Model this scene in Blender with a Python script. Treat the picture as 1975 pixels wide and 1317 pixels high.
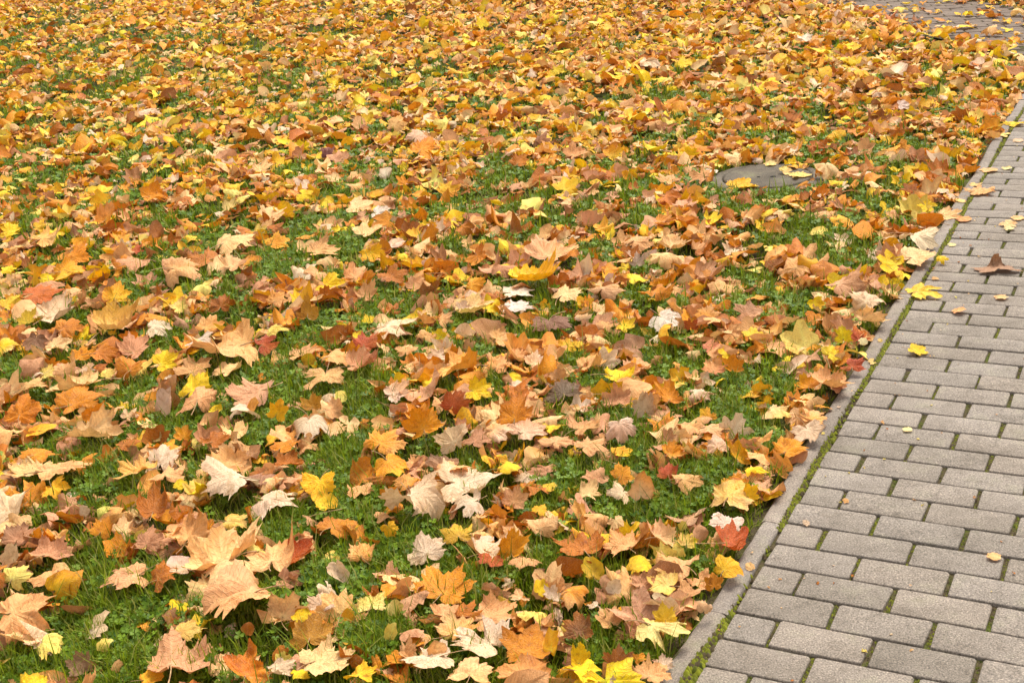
import bpy, math
import numpy as np
from mathutils import Vector, Matrix

for o in list(bpy.data.objects):
    bpy.data.objects.remove(o, do_unlink=True)
scene = bpy.context.scene
COL = scene.collection

# ------------------------------------------------------------------ camera
F_PX, PITCH, ROLL, CAM_H = 2519.73, 0.368859, -0.089675, 1.57253
fwd = np.array([0, math.cos(PITCH), -math.sin(PITCH)])
upv = np.array([0, math.sin(PITCH), math.cos(PITCH)])
rgt = np.array([1.0, 0, 0])
CR = math.cos(ROLL) * rgt + math.sin(ROLL) * upv
CU = -math.sin(ROLL) * rgt + math.cos(ROLL) * upv
cam_d = bpy.data.cameras.new('camera')
cam = bpy.data.objects.new('camera', cam_d)
COL.objects.link(cam)
M = Matrix.Identity(4)
for i in range(3):
    M[i][0], M[i][1], M[i][2] = CR[i], CU[i], -fwd[i]
M[2][3] = CAM_H
cam.matrix_world = M
cam_d.sensor_width = 36.0
cam_d.lens = F_PX * 36.0 / 1975.0
cam_d.clip_start, cam_d.clip_end = 0.05, 2000
scene.camera = cam

# ------------------------------------------------------------------ sky and sun (bright overcast, sun behind thin cloud)
SUN_EL, SUN_AZ = math.radians(58), math.radians(28)
world = bpy.data.worlds.new('World')
scene.world = world
world.use_nodes = True
wn = world.node_tree
wn.nodes.clear()
sky = wn.nodes.new('ShaderNodeTexSky')
sky.sky_type = 'NISHITA'
sky.sun_disc = False
sky.sun_elevation = SUN_EL
sky.sun_rotation = SUN_AZ
sky.dust_density = 4.0
sky.air_density = 1.0
hs = wn.nodes.new('ShaderNodeHueSaturation')
hs.inputs['Saturation'].default_value = 0.12
bg = wn.nodes.new('ShaderNodeBackground')
bg.inputs['Strength'].default_value = 0.118
wo = wn.nodes.new('ShaderNodeOutputWorld')
wn.links.new(sky.outputs['Color'], hs.inputs['Color'])
wn.links.new(hs.outputs['Color'], bg.inputs['Color'])
wn.links.new(bg.outputs['Background'], wo.inputs['Surface'])
sd = bpy.data.lights.new('sun', 'SUN')
sd.energy = 1.35
sd.angle = math.radians(22)
sd.color = (1.0, 0.94, 0.79)
sun = bpy.data.objects.new('sun', sd)
COL.objects.link(sun)
sdir = Vector((math.cos(SUN_EL) * math.sin(SUN_AZ), math.cos(SUN_EL) * math.cos(SUN_AZ), math.sin(SUN_EL)))
sun.rotation_euler = (-sdir).to_track_quat('-Z', 'Y').to_euler()
sun.location = (2, 6, 8)
vs = scene.view_settings
vs.view_transform = 'Standard'
vs.look = 'None'
vs.exposure = 1.22
vs.gamma = 1.0
vs.use_curve_mapping = False
scene.cycles.max_bounces = 6
scene.cycles.use_denoising = True

RNG = np.random.default_rng(11)

# ------------------------------------------------------------------ measured data: leaves (x, y, z, width, lean, colour, shape, tip direction, on path, label)
HEROES = [
(-0.763,3.068,0.026,0.152,-0.06,'W','maple',150,0,'left one of two pale whitish leaves touching each other, lower left'),
(-0.634,2.956,0.026,0.131,0.01,'W','maple',330,0,'right one of two pale whitish leaves touching each other, lower left'),
(-0.834,2.832,0.026,0.120,0.49,'TO','maple',100,0,'rounded tan-orange leaf cupped like a bowl at lower left'),
(-0.724,2.742,0.026,0.167,0.04,'K','maple',110,0,'big flat peach maple leaf with pointed tip at lower left'),
(-0.829,2.709,0.026,0.076,0.12,'W','oval',150,0,'small whitish leaf rolled up on itself beside grass'),
(-1.232,2.758,0.026,0.084,0.53,'C','maple',60,0,'pale cream-yellow toothed leaf at the left edge'),
(-1.152,2.578,0.026,0.127,0.32,'T','maple',30,0,'large salmon tan maple leaf at the left edge above clover'),
(-0.973,2.363,0.026,0.059,0.73,'D2','maple',110,0,'small dull brown maple leaf lying on green clover'),
(-0.944,2.452,0.026,0.038,0.26,'C','oval',270,0,'tiny cream rounded leaf on clover near bottom left'),
(-0.806,2.298,0.026,0.053,0.24,'GO','oval',20,0,'small round yellow leaf with orange rim in clover near the bottom'),
(-1.053,2.304,0.026,0.073,0.09,'Y','maple',70,0,'bright yellow leaf at the bottom left corner'),
(-0.756,2.355,0.026,0.142,-0.15,'P','maple',100,0,'pinkish brown leaf arched like a tent over grass near the bottom'),
(-0.599,2.283,0.026,0.112,0.11,'RO','maple',90,0,'rust-rimmed fiery orange maple leaf at the bottom edge'),
(-0.655,2.542,0.026,0.180,-0.07,'PT','maple',190,0,'wide creased tan leaf with ragged edge right of clover patch'),
(-0.284,2.906,0.026,0.166,0.13,'W','maple',280,0,'big whitish maple leaf with its stem pointing up, center bottom'),
(-0.138,3.010,0.026,0.167,0.02,'W','maple',10,0,'pale pinkish white leaf spread like two wings above center bottom'),
(-0.241,2.678,0.026,0.094,0.46,'W','shield',100,0,'whitish shield-shaped leaf standing out of the grass, center bottom'),
(-0.173,2.761,0.026,0.082,0.15,'YD','maple',100,0,'mustard yellow maple leaf right behind the whitish shield-shaped leaf'),
(-0.094,2.618,0.026,0.069,0.20,'R','maple',260,0,'small blood-red leaf peeking from under a whitish one'),
(-0.442,2.601,0.026,0.054,1.06,'W','oval',290,0,'pale oval leaf standing upright in grass left of center bottom'),
(-0.535,2.452,0.026,0.094,0.86,'K','maple',60,0,'cream-peach maple leaf with scalloped lobes near a yellow leaf at bottom'),
(-0.469,2.490,0.026,0.066,0.43,'W','maple',90,0,'pinkish white leaf with two lobes like a butterfly at bottom'),
(-0.504,2.432,0.026,0.051,0.42,'Y','oval',30,0,'small bright yellow leaf below the cream maple leaf'),
(-0.200,2.511,0.026,0.152,0.10,'O','maple',60,0,'large orange tan maple leaf with grass blades in front, bottom center'),
(-0.118,2.273,0.026,0.125,0.12,'W','maple',150,0,'pale leaf with narrow bent lobes like a star at bottom center'),
(-0.227,2.224,0.026,0.111,-0.17,'W','maple',190,0,'white leaf folded into sharp wings at the bottom edge'),
(-0.436,2.266,0.026,0.118,-0.14,'K','maple',20,0,'long peach leaf with yellowish tip at the bottom edge'),
(-0.037,3.056,0.026,0.065,-0.04,'Y','oval',10,0,'narrow bright yellow leaf right of the winged whitish leaf'),
(-0.038,2.650,0.026,0.088,1.06,'O','maple',85,0,'glowing orange leaf standing upright near the blood-red leaf'),
(0.283,2.859,0.026,0.066,1.09,'KO','oval',100,0,'smooth egg-shaped tan orange leaf without lobes, beside grass'),
(0.496,2.801,0.026,0.111,0.11,'GK','maple',60,0,'golden peach maple leaf behind the brightest white star-shaped leaf'),
(0.463,2.695,0.026,0.088,0.29,'WW','maple',70,0,'brightest white star-shaped maple leaf beside the kerb'),
(0.464,2.606,0.026,0.088,0.11,'R','maple',20,0,'brick-red maple leaf in front of brightest white leaf by kerb'),
(0.235,2.683,0.026,0.053,1.06,'Y','maple',90,0,'small bright yellow maple leaf standing upright on grass'),
(0.109,2.667,0.026,0.126,0.06,'B','maple',100,0,'dark brown cupped leaf with a pale upper rim in grass'),
(0.134,2.527,0.026,0.051,0.41,'YD','oval',90,0,'rounded olive-yellow leaf lying on dark grass, bottom right of center'),
(0.172,2.444,0.026,0.036,1.02,'W','oval',100,0,'narrow pale curled leaf standing upright in dark grass'),
(0.266,2.320,0.026,0.052,1.00,'YG','maple',100,0,'golden yellow leaf with jagged tip near the kerb at bottom'),
(0.253,2.274,0.026,0.113,-0.02,'CG','maple',330,0,'pale lemon leaf opened like a fan against the kerb, bottom'),
(0.153,2.167,0.026,0.067,0.97,'DB','maple',90,0,'brown veined leaf folded like a bag near the bottom edge'),
(0.080,2.186,0.026,0.047,0.97,'Y','maple',80,0,'bright yellow leaf standing upright at the bottom edge'),
(-0.021,2.258,0.026,0.124,0.12,'BO','maple',80,0,'large brown-orange leaf behind grass blades at the bottom edge'),
(-2.297,5.959,0.026,0.102,0.37,'Y','maple',60,0,'bright yellow leaf at the left edge, upper half'),
(-1.906,5.229,0.026,0.060,0.53,'Y','oval',0,0,'small round yellow leaf near the left edge, mid height'),
(-1.701,4.698,0.026,0.172,0.18,'W','maple',30,0,'long whitish leaf tilted upward to the right near left edge'),
(-1.690,4.375,0.026,0.099,0.53,'D','maple',250,0,'dark purplish brown leaf near the left edge'),
(-1.432,4.508,0.026,0.181,0.21,'GK','maple',30,0,'golden peach leaf spread wide on grass at left'),
(-1.301,4.241,0.026,0.111,0.46,'P','maple',60,0,'pinkish tan leaf with a curled pale lower rim at left'),
(-1.159,4.095,0.026,0.094,0.56,'Y','maple',30,0,'bright yellow maple leaf beside a pale rimmed leaf at left'),
(-1.076,4.270,0.026,0.104,0.09,'WW','maple',340,0,'small pure white leaf above a wide tan leaf at left'),
(-0.972,4.131,0.026,0.248,-0.06,'TP','maple',190,0,'wide pinkish tan leaf stretched out left of center'),
(-1.008,3.822,0.026,0.117,0.47,'GY','maple',50,0,'mustard yellow leaf with brown spot, curled, left of center'),
(-0.821,3.729,0.026,0.141,0.12,'PD','maple',180,0,'brown leaf arched over like a tunnel, left of center'),
(-1.235,5.184,0.026,0.180,0.13,'B','maple',150,0,'rust-brown maple leaf lying flat in grass at left, mid height'),
(-1.535,3.766,0.026,0.122,0.61,'OB','maple',80,0,'big orange-brown leaf with dark edges near the left edge'),
(-1.374,3.824,0.026,0.170,0.18,'BO','maple',30,0,'large crumpled brown leaf under a pale strip at left'),
(-1.239,3.522,0.026,0.180,0.01,'KT','maple',340,0,'pale buff crumpled leaf near the left edge, lower half'),
(-0.654,4.665,0.026,0.124,0.49,'Y','maple',320,0,'bright yellow maple leaf hanging over a brown one, upper middle'),
(-0.821,4.146,0.026,0.095,0.40,'RO','maple',30,0,'rust-orange squarish leaf left of center'),
(-0.391,4.200,0.026,0.146,-0.05,'W','maple',0,0,'flat pointed whitish leaf with stem toward lower right, center'),
(-0.474,4.037,0.026,0.099,0.41,'RB','maple',50,0,'red-brown leaf in front of the pointed whitish leaf, center left'),
(-0.660,3.938,0.026,0.047,1.15,'YD','oval',90,0,'small olive-yellow oval leaf upright on a tan leaf'),
(-0.597,3.785,0.026,0.136,0.20,'T','maple',270,0,'clean peach maple leaf spread open on grass, stem away from viewer'),
(-0.591,3.386,0.026,0.115,0.18,'W','maple',280,0,'white three-lobed leaf on grass, left of center'),
(-0.269,3.323,0.026,0.127,1.15,'O','maple',95,0,'tall orange maple leaf standing upright in the middle of the lawn'),
(-0.179,3.436,0.026,0.098,1.15,'R','maple',60,0,'deep red-brown leaf between tall orange leaf and bright yellow leaf'),
(-0.111,3.517,0.026,0.082,0.29,'Y','maple',340,0,'bright yellow leaf right of the deep red leaf, center'),
(-0.017,3.320,0.026,0.124,0.81,'OB','maple',85,0,'tall orange-brown leaf standing right of bright yellow leaf, center'),
(-0.190,3.216,0.026,0.101,1.06,'W','maple',110,0,'whitish strongly veined leaf standing before the tall orange leaf'),
(-0.371,3.264,0.026,0.125,0.30,'OT','maple',60,0,'orange-tan maple leaf left below the tall orange leaf'),
(0.041,4.519,0.026,0.121,0.02,'WW','maple',10,0,'upper of two bright white flat leaves right of center'),
(0.036,4.367,0.026,0.118,-0.02,'WW','maple',350,0,'lower of two bright white flat leaves right of center'),
(0.108,4.638,0.026,0.201,-0.03,'YO','maple',20,0,'wide yellow-orange leaf just above two bright white flat leaves'),
(0.139,4.151,0.026,0.144,0.16,'D','maple',270,0,'dark purplish brown ribbed leaf fanned out, right of center'),
(0.618,4.777,0.026,0.147,0.24,'K','maple',260,0,'pale peach leaf with pointed lower lobe, upper right of lawn'),
(0.525,4.341,0.026,0.146,0.22,'O','maple',75,0,'orange maple leaf with sharp pointed teeth above a white leaf'),
(0.513,4.034,0.026,0.120,0.36,'WW','maple',300,0,'white maple leaf with toothed lobes lying flat, right of center'),
(0.622,3.778,0.026,0.061,0.37,'S','maple',20,0,'small pink-red leaf beside a small yellow one, right of center'),
(0.132,3.501,0.026,0.118,0.22,'DD','maple',90,0,'dark grey-brown hollow leaf standing in grass, center right'),
(0.315,3.607,0.026,0.100,-0.02,'YL','maple',350,0,'lemon yellow wedge-like leaf lying on brown leaves, center right'),
(0.272,3.199,0.026,0.090,0.66,'WP','maple',280,0,'pale cupped leaf holding a tiny yellow leaf, center right'),
(0.019,3.257,0.026,0.111,0.11,'PW','maple',30,0,'pinkish pale domed leaf just right of the center'),
(1.552,4.637,0.026,0.151,0.16,'W','maple',20,0,'pale pinkish maple leaf lying over the kerb, upper right'),
(1.163,4.248,0.026,0.133,0.10,'P','maple',20,0,'dusty pink curled leaf left of the kerb, right side'),
(1.295,4.232,0.026,0.039,0.81,'Y','oval',60,0,'tiny round yellow leaf like a coin near the kerb'),
(1.024,3.758,0.026,0.061,1.15,'YL','maple',90,0,'vivid yellow leaf standing upright near the kerb, right side'),
(1.077,3.716,0.026,0.030,0.73,'CC','oval',0,0,'tiny round cream leaf beside the kerb'),
(0.760,3.120,0.026,0.091,0.29,'W','maple',280,0,'pale pinkish leaf with points touching the kerb, right side'),
(0.697,3.046,0.026,0.092,0.18,'O','maple',40,0,'vivid orange maple leaf beside the kerb, below a pale one'),
(1.718,5.046,0.026,0.092,0.58,'YL','maple',310,0,'vivid yellow leaf tilted beside the kerb, upper right'),
(-0.534,5.712,0.026,0.093,0.38,'WW','maple',340,0,'small white leaf in grass, upper middle'),
(-0.908,7.071,0.026,0.085,0.82,'V','maple',80,0,'single purplish leaf among orange ones, upper left of center'),
(-0.385,6.870,0.026,0.149,0.44,'OB','maple',60,0,'dark orange maple leaf in upper middle of lawn'),
(-1.714,6.370,0.026,0.139,0.39,'OB','maple',30,0,'orange-brown maple leaf with dark rim, upper left of lawn'),
(2.285,9.403,0.026,0.118,0.39,'WW','maple',10,0,'small white leaf far back near the cobbled road, upper right'),
(0.964,6.349,0.026,0.103,0.30,'YL','maple',20,0,'vivid yellow maple leaf just left behind the round cover'),
(0.929,5.845,0.026,0.109,0.61,'T','maple',140,0,'tan leaf leaning against left rim of the round cover'),
(2.234,7.005,0.026,0.073,0.58,'WW','maple',0,0,"small whitish leaf near where path meets the lawn's far corner"),
(1.014,6.038,0.004,0.069,0.23,'WW','oval',340,1,'small white oval leaf on left rim of the round cover'),
(1.101,5.731,0.004,0.150,-0.03,'G','maple',350,1,'golden yellow leaf draped over front rim of the round cover'),
(1.339,5.903,0.004,0.063,0.35,'CK','maple',20,1,'small cream leaf lying on top of the round cover'),
(1.306,6.087,0.004,0.064,0.07,'CK','oval',5,1,'pale oval leaf on back rim of the round cover'),
(1.391,5.828,0.004,0.105,-0.04,'CK','maple',5,1,'long pale cream leaf across right side of the round cover'),
(1.722,4.328,0.004,0.157,-0.10,'PX','maple',85,1,'brown leaf with its tip curled upright lying on the paved path'),
(1.418,4.167,0.004,0.117,0.03,'YP','maple',5,1,'large yellow leaf lying flat on the paved path'),
(1.227,3.662,0.004,0.066,0.17,'YO','maple',330,1,'small folded yellow-orange leaf on the paved path'),
(1.033,3.144,0.004,0.026,0.05,'CC','oval',0,1,'tiny cream leaf scrap alone on the paved path'),
(0.770,2.785,0.004,0.016,0.50,'T','oval',100,1,'tiny tan leaf scrap in a mossy joint of the path'),
(0.652,2.695,0.004,0.018,0.50,'W','oval',120,1,'tiny pinkish white leaf scrap on path left edge'),
(0.485,2.525,0.004,0.021,0.50,'TK','oval',110,1,'small curled tan scrap on the kerb near the bottom'),
(1.016,2.483,0.004,0.034,0.03,'TK','oval',330,1,'thin tan leaf scrap on path paver at right edge, bottom'),
(1.794,5.013,0.004,0.108,0.19,'K','maple',10,1,'pale peach leaf lying across kerb and path, upper right'),
(1.829,4.945,0.004,0.062,0.12,'TS','oval',5,1,'small salmon leaf on path beside the pale peach leaf'),
(2.032,5.317,0.004,0.123,-0.04,'T','maple',10,1,'long tan leaf on the path, upper right'),
(2.181,5.633,0.004,0.074,-0.00,'K','oval',5,1,'slim peach leaf on the path behind the long tan leaf'),
(2.264,5.627,0.004,0.044,0.12,'CC','oval',0,1,'tiny cream oval leaf on the far path near right edge'),
(1.958,4.827,0.004,0.076,0.21,'K','maple',300,1,'cream maple leaf on the path at the right edge'),
(2.025,4.899,0.004,0.053,0.07,'K','oval',0,1,'pale narrow leaf on path at right edge behind a cream maple leaf'),
(2.047,5.419,0.004,0.054,0.03,'CK','oval',0,1,'pale cream sliver on kerb behind the long tan path leaf'),
(1.903,5.200,0.004,0.047,0.10,'CK','oval',10,1,'small cream leaf on the kerb, upper right'),
(2.621,6.445,0.004,0.099,0.02,'Y','maple',10,1,'bright yellow leaf far back on the path at right edge'),
(2.500,6.106,0.004,0.050,0.12,'W','oval',340,1,'whitish small leaf on far path, right edge, middle of three'),
(2.500,6.274,0.004,0.056,0.05,'CK','oval',10,1,'pale cream leaf on the far path beside the kerb'),
(2.477,6.220,0.004,0.040,0.15,'CK','oval',340,1,'tiny pale leaf on the far kerb near the right edge'),
(1.675,4.646,0.004,0.033,0.18,'CC','oval',10,1,'tiny pale yellow scrap covering a path joint, right side'),
(1.146,3.773,0.004,0.016,0.50,'CK','oval',60,1,'tiny cream scrap on the kerb, right side'),
(1.074,3.610,0.004,0.025,0.36,'CK','oval',20,1,'small pale scrap on kerb left of the path'),
(1.493,4.294,0.004,0.025,0.28,'TK','oval',330,1,'tiny tan scrap on path above the large yellow leaf'),
(1.636,4.055,0.004,0.048,-0.10,'TK','oval',350,1,'faint tan leaf shred on the path below the curled brown leaf'),
(1.462,3.963,0.004,0.044,-0.10,'TS','oval',0,1,'pale rusty shred on the path right of large yellow leaf'),
(1.942,4.774,0.004,0.040,0.01,'CC','oval',0,1,'small pale yellow scrap on path at right edge'),
(-0.614,2.714,0.026,0.137,0.05,'TK','maple',90,0,'peach-tan maple leaf right of the big peach leaf'),
(-0.476,2.360,0.026,0.098,0.31,'GD','maple',80,0,'ochre maple leaf in front of the yellow tab leaf'),
(-0.035,2.174,0.026,0.127,-0.23,'TB','maple',100,0,'tan-brown maple leaf in front of the brown-orange leaf'),
(-0.092,2.371,0.026,0.108,0.02,'T','maple',20,0,'tan maple leaf behind the pale starry leaf'),
(-0.168,2.331,0.026,0.100,0.06,'KO','maple',50,0,'peach-orange maple leaf left of the pale starry leaf'),
(0.185,4.905,0.026,0.228,0.10,'TP','maple',60,0,'pinkish tan maple leaf behind the yellow-orange wide leaf'),
(-1.283,3.300,0.026,0.161,-0.02,'T','maple',20,0,'tan maple leaf in front of the pale buff leaf'),
(-0.549,2.705,0.026,0.100,0.23,'RB','maple',40,0,'red-brown maple leaf left of the upright pale oval leaf'),
(-0.778,3.194,0.026,0.123,0.14,'T','maple',40,0,'tan maple leaf behind the left pale twin leaf'),
(-1.175,2.842,0.026,0.112,0.09,'P','maple',60,0,'pinkish brown maple leaf right of the cream leaf at the left edge'),
(-0.528,3.024,0.026,0.096,0.41,'G','maple',270,0,'golden maple leaf right of the right pale twin leaf'),
(0.208,2.640,0.026,0.096,0.15,'T','maple',120,0,'tan maple leaf in front of the small yellow maple leaf'),
(-0.468,2.830,0.026,0.108,0.08,'BO','maple',60,0,'brown-orange maple leaf behind the upright pale oval leaf'),
(-0.140,2.176,0.026,0.094,-0.13,'KO','maple',90,0,'peach-orange maple leaf right of the folded white leaf'),
(-0.957,2.706,0.026,0.122,-0.09,'PT','maple',200,0,'pinkish tan maple leaf left of the small rolled whitish leaf'),
(0.320,2.518,0.026,0.108,-0.10,'TP','maple',150,0,'pinkish tan maple leaf behind the golden tooth leaf'),
(0.537,2.808,0.026,0.060,1.09,'G','maple',85,0,'golden maple leaf behind the golden leaf by the kerb'),
(-1.142,2.506,0.026,0.094,0.06,'K','maple',200,0,'peach maple leaf in front of the salmon leaf at the left edge'),
(-0.703,2.652,0.026,0.138,-0.23,'K','maple',250,0,'peach maple leaf in front of the big peach leaf'),
(0.030,2.750,0.026,0.084,0.35,'K','maple',80,0,'peach maple leaf right of the glowing orange leaf'),
(-0.949,3.003,0.026,0.096,0.28,'B','maple',95,0,'brown maple leaf behind the rounded cupped leaf'),
(-0.196,3.719,0.026,0.166,-0.07,'OT','maple',190,0,'orange-tan maple leaf behind the deep red leaf'),
(0.081,2.301,0.026,0.066,0.51,'BD','maple',80,0,'dark brown maple leaf behind the upright yellow leaf'),
(-1.353,3.093,0.026,0.102,0.20,'W','maple',120,0,'whitish maple leaf behind the cream leaf at the left edge'),
(-0.933,2.843,0.026,0.079,0.57,'P','maple',80,0,'pinkish brown maple leaf left of the rounded cupped leaf'),
(-0.090,2.675,0.026,0.094,0.05,'W','maple',40,0,'whitish maple leaf behind the blood-red leaf'),
(-1.287,2.950,0.026,0.084,0.49,'PD','maple',80,0,'dusky brown maple leaf behind the cream leaf at the left edge'),
(-1.287,5.017,0.026,0.191,0.10,'TP','maple',20,0,'pinkish tan maple leaf left of the rust-brown flat leaf'),
(-0.027,2.886,0.026,0.074,0.78,'TP','maple',60,0,'pinkish tan maple leaf in front of the yellow sliver leaf'),
(-1.614,4.512,0.026,0.147,0.24,'OB','maple',60,0,'orange-brown maple leaf in front of the tilted whitish leaf'),
(-1.386,3.335,0.026,0.116,0.10,'K','maple',170,0,'peach maple leaf left of the pale buff leaf'),
(-1.379,3.429,0.026,0.125,0.06,'O','maple',60,0,'orange maple leaf left of the pale buff leaf'),
(-0.356,2.467,0.026,0.070,0.38,'CK','maple',100,0,'cream maple leaf right of the butterfly-like leaf'),
(0.214,2.136,0.026,0.075,-0.04,'T','maple',40,0,'tan maple leaf right of the brown bag-like leaf'),
(-0.119,3.227,0.026,0.090,0.36,'P','maple',60,0,'pinkish brown maple leaf right of the veined white leaf'),
(-1.149,5.395,0.026,0.186,0.16,'K','maple',40,0,'peach maple leaf right of the rust-brown flat leaf'),
(-1.848,4.987,0.026,0.173,0.15,'RB','maple',20,0,'red-brown maple leaf in front of the lone round yellow leaf'),
(-0.970,2.280,0.026,0.094,-0.17,'T','maple',100,0,'tan maple leaf right of the yellow corner leaf'),
(-0.759,2.462,0.026,0.081,0.06,'BC','maple',60,0,'brown and cream maple leaf behind the arched pinkish leaf'),
(-0.217,3.108,0.026,0.099,0.14,'PD','maple',130,0,'dusky brown maple leaf left of the winged whitish leaf'),
(-1.271,4.059,0.026,0.124,0.25,'OB','maple',80,0,'orange-brown maple leaf in front of the pinkish rimmed leaf'),
(-0.703,3.523,0.026,0.073,1.15,'GO','maple',70,0,'golden orange maple leaf right of the arched brown leaf'),
(0.905,3.426,0.026,0.116,0.08,'T','maple',30,0,'tan maple leaf in front of the small cream disc'),
(0.285,3.420,0.026,0.092,0.42,'P','maple',90,0,'pinkish brown maple leaf in front of the lemon wedge leaf'),
(-1.162,2.746,0.026,0.089,0.09,'T','maple',120,0,'tan maple leaf right of the cream leaf at the left edge'),
(-0.348,3.112,0.026,0.099,0.11,'OY','maple',300,0,'yellow-orange maple leaf in front of the orange-tan star leaf'),
(0.184,3.133,0.026,0.094,0.18,'PT','maple',30,0,'pinkish tan maple leaf left of the cupped pale leaf'),
(0.350,3.336,0.026,0.070,1.15,'WP','maple',90,0,'pinkish white maple leaf in front of the lemon wedge leaf'),
(-1.057,4.022,0.026,0.133,0.11,'T','maple',60,0,'tan maple leaf behind the mustard curled leaf'),
(0.082,2.155,0.026,0.075,-0.10,'Y','maple',20,0,'yellow maple leaf in front of the upright yellow leaf'),
(-0.975,3.688,0.026,0.117,0.14,'T','maple',100,0,'tan maple leaf in front of the mustard curled leaf'),
(-0.360,2.203,0.026,0.066,0.12,'G','maple',80,0,'golden maple leaf right of the long peach leaf'),
(-0.858,2.665,0.026,0.075,0.25,'B','maple',30,0,'brown maple leaf left of the small rolled whitish leaf'),
(1.057,4.492,0.026,0.120,0.37,'T','maple',60,0,'tan maple leaf left of the dusty pink leaf'),
(-1.828,5.281,0.026,0.161,0.23,'GO','maple',20,0,'golden orange maple leaf right of the lone round yellow leaf'),
(-0.396,2.690,0.026,0.070,0.35,'KO','maple',80,0,'peach-orange maple leaf right of the upright pale oval leaf'),
(-1.262,3.180,0.026,0.087,0.29,'G','maple',300,0,'golden maple leaf in front of the pale buff leaf'),
(1.191,4.058,0.026,0.117,0.22,'KW','maple',60,0,'pale peach maple leaf right of the dusty pink leaf'),
(-1.425,3.967,0.026,0.189,-0.15,'K','maple',200,0,'peach maple leaf behind the crumpled brown leaf'),
(-0.859,3.379,0.026,0.094,0.23,'B','maple',60,0,'brown maple leaf behind the left pale twin leaf'),
(0.849,3.442,0.026,0.096,0.24,'OG','maple',60,0,'golden orange maple leaf behind the pale leaf touching the kerb'),
(0.339,2.417,0.026,0.065,0.26,'T','maple',60,0,'tan maple leaf right of the golden tooth leaf'),
(0.152,2.332,0.026,0.063,0.24,'T','maple',120,0,'tan maple leaf behind the brown bag-like leaf'),
(0.095,3.175,0.026,0.103,0.01,'T','maple',60,0,'tan maple leaf right of the domed pinkish leaf'),
(-0.054,3.250,0.026,0.094,0.15,'TW','maple',350,0,'pale buff maple leaf left of the domed pinkish leaf'),
(0.082,3.490,0.026,0.063,1.15,'T','maple',90,0,'tan maple leaf left of the dark hollow leaf'),
(-1.065,2.922,0.026,0.068,0.63,'O','maple',70,0,'orange maple leaf left of the rounded cupped leaf'),
(-0.479,3.863,0.026,0.112,0.17,'PR','maple',20,0,'pinkish red maple leaf in front of the red-brown mid leaf'),
(0.180,3.251,0.026,0.097,0.10,'T','maple',20,0,'tan maple leaf left of the cupped pale leaf'),
(1.155,3.892,0.026,0.113,0.18,'K','maple',20,0,'peach maple leaf behind the small cream disc'),
(-1.846,5.458,0.026,0.130,0.52,'O','maple',60,0,'orange maple leaf right of the lone round yellow leaf'),
(-1.506,4.824,0.026,0.116,0.48,'OG','maple',80,0,'golden orange maple leaf behind the golden spread leaf'),
(-1.063,4.381,0.026,0.107,0.45,'KO','maple',60,0,'peach-orange maple leaf behind the small white left leaf'),
(1.491,4.483,0.026,0.158,0.02,'K','maple',20,0,'peach maple leaf in front of the pale leaf over the kerb'),
(0.356,4.435,0.026,0.138,0.10,'PT','maple',40,0,'pinkish tan maple leaf left of the toothed orange leaf'),
(0.127,3.613,0.026,0.059,1.15,'T','maple',85,0,'tan maple leaf behind the dark hollow leaf'),
(-0.528,2.266,0.026,0.066,0.05,'W','maple',30,0,'whitish maple leaf right of the fiery orange leaf'),
(0.280,2.448,0.026,0.070,0.08,'YK','maple',160,0,'pale yellow maple leaf behind the golden tooth leaf'),
(-1.268,3.636,0.026,0.097,0.26,'O','maple',20,0,'orange maple leaf behind the pale buff leaf'),
(-0.655,3.305,0.026,0.089,0.21,'O','maple',60,0,'orange maple leaf left of the three-lobed white leaf'),
(0.024,2.237,0.026,0.035,0.98,'YO','oval',90,0,'yellow-orange oval leaf right of the brown-orange leaf'),
(-0.741,5.189,0.026,0.145,0.23,'T','maple',20,0,'tan maple leaf behind the bright yellow mid leaf'),
(0.178,2.968,0.026,0.076,0.25,'P','maple',120,0,'pinkish brown maple leaf left of the egg-shaped tan leaf'),
(0.387,2.433,0.026,0.047,1.02,'OB','maple',90,0,'orange-brown maple leaf in front of the brick-red leaf'),
(0.430,2.486,0.026,0.062,0.30,'GO','maple',40,0,'golden orange maple leaf in front of the brick-red leaf'),
(0.237,2.465,0.026,0.061,0.29,'P','maple',60,0,'pinkish brown maple leaf right of the curled upright pale leaf'),
(-1.495,4.089,0.026,0.093,0.51,'T','maple',90,0,'tan maple leaf behind the crumpled brown leaf'),
(-0.528,5.030,0.026,0.112,0.56,'OY','maple',280,0,'yellow-orange maple leaf behind the bright yellow mid leaf'),
(-0.049,3.739,0.026,0.086,0.46,'TO','maple',60,0,'tan-orange maple leaf behind the center yellow leaf'),
(-1.403,4.234,0.026,0.111,0.27,'BO','maple',20,0,'brown-orange maple leaf left of the pinkish rimmed leaf'),
(-0.195,2.402,0.026,0.062,0.20,'T','maple',30,0,'tan maple leaf in front of the orange leaf in grass blades'),
(-0.123,4.386,0.026,0.155,-0.02,'KC','maple',10,0,'cream-peach maple leaf left of the lower white leaf'),
(-1.052,3.234,0.026,0.111,-0.06,'GT','maple',160,0,'golden tan maple leaf in front of the pale buff leaf'),
(-0.014,2.599,0.026,0.080,-0.06,'T','maple',250,0,'tan maple leaf right of the blood-red leaf'),
(-0.954,3.176,0.026,0.100,-0.01,'T','maple',100,0,'tan maple leaf left of the left pale twin leaf'),
(0.214,4.428,0.026,0.119,0.21,'K','maple',30,0,'peach maple leaf right of the yellow-orange wide leaf'),
(0.711,3.274,0.026,0.092,0.11,'KY','maple',330,0,'pale yellow maple leaf left of the pale leaf touching the kerb'),
(0.655,4.061,0.026,0.093,0.44,'OK','maple',60,0,'peach-orange maple leaf right of the toothed white leaf'),
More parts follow.
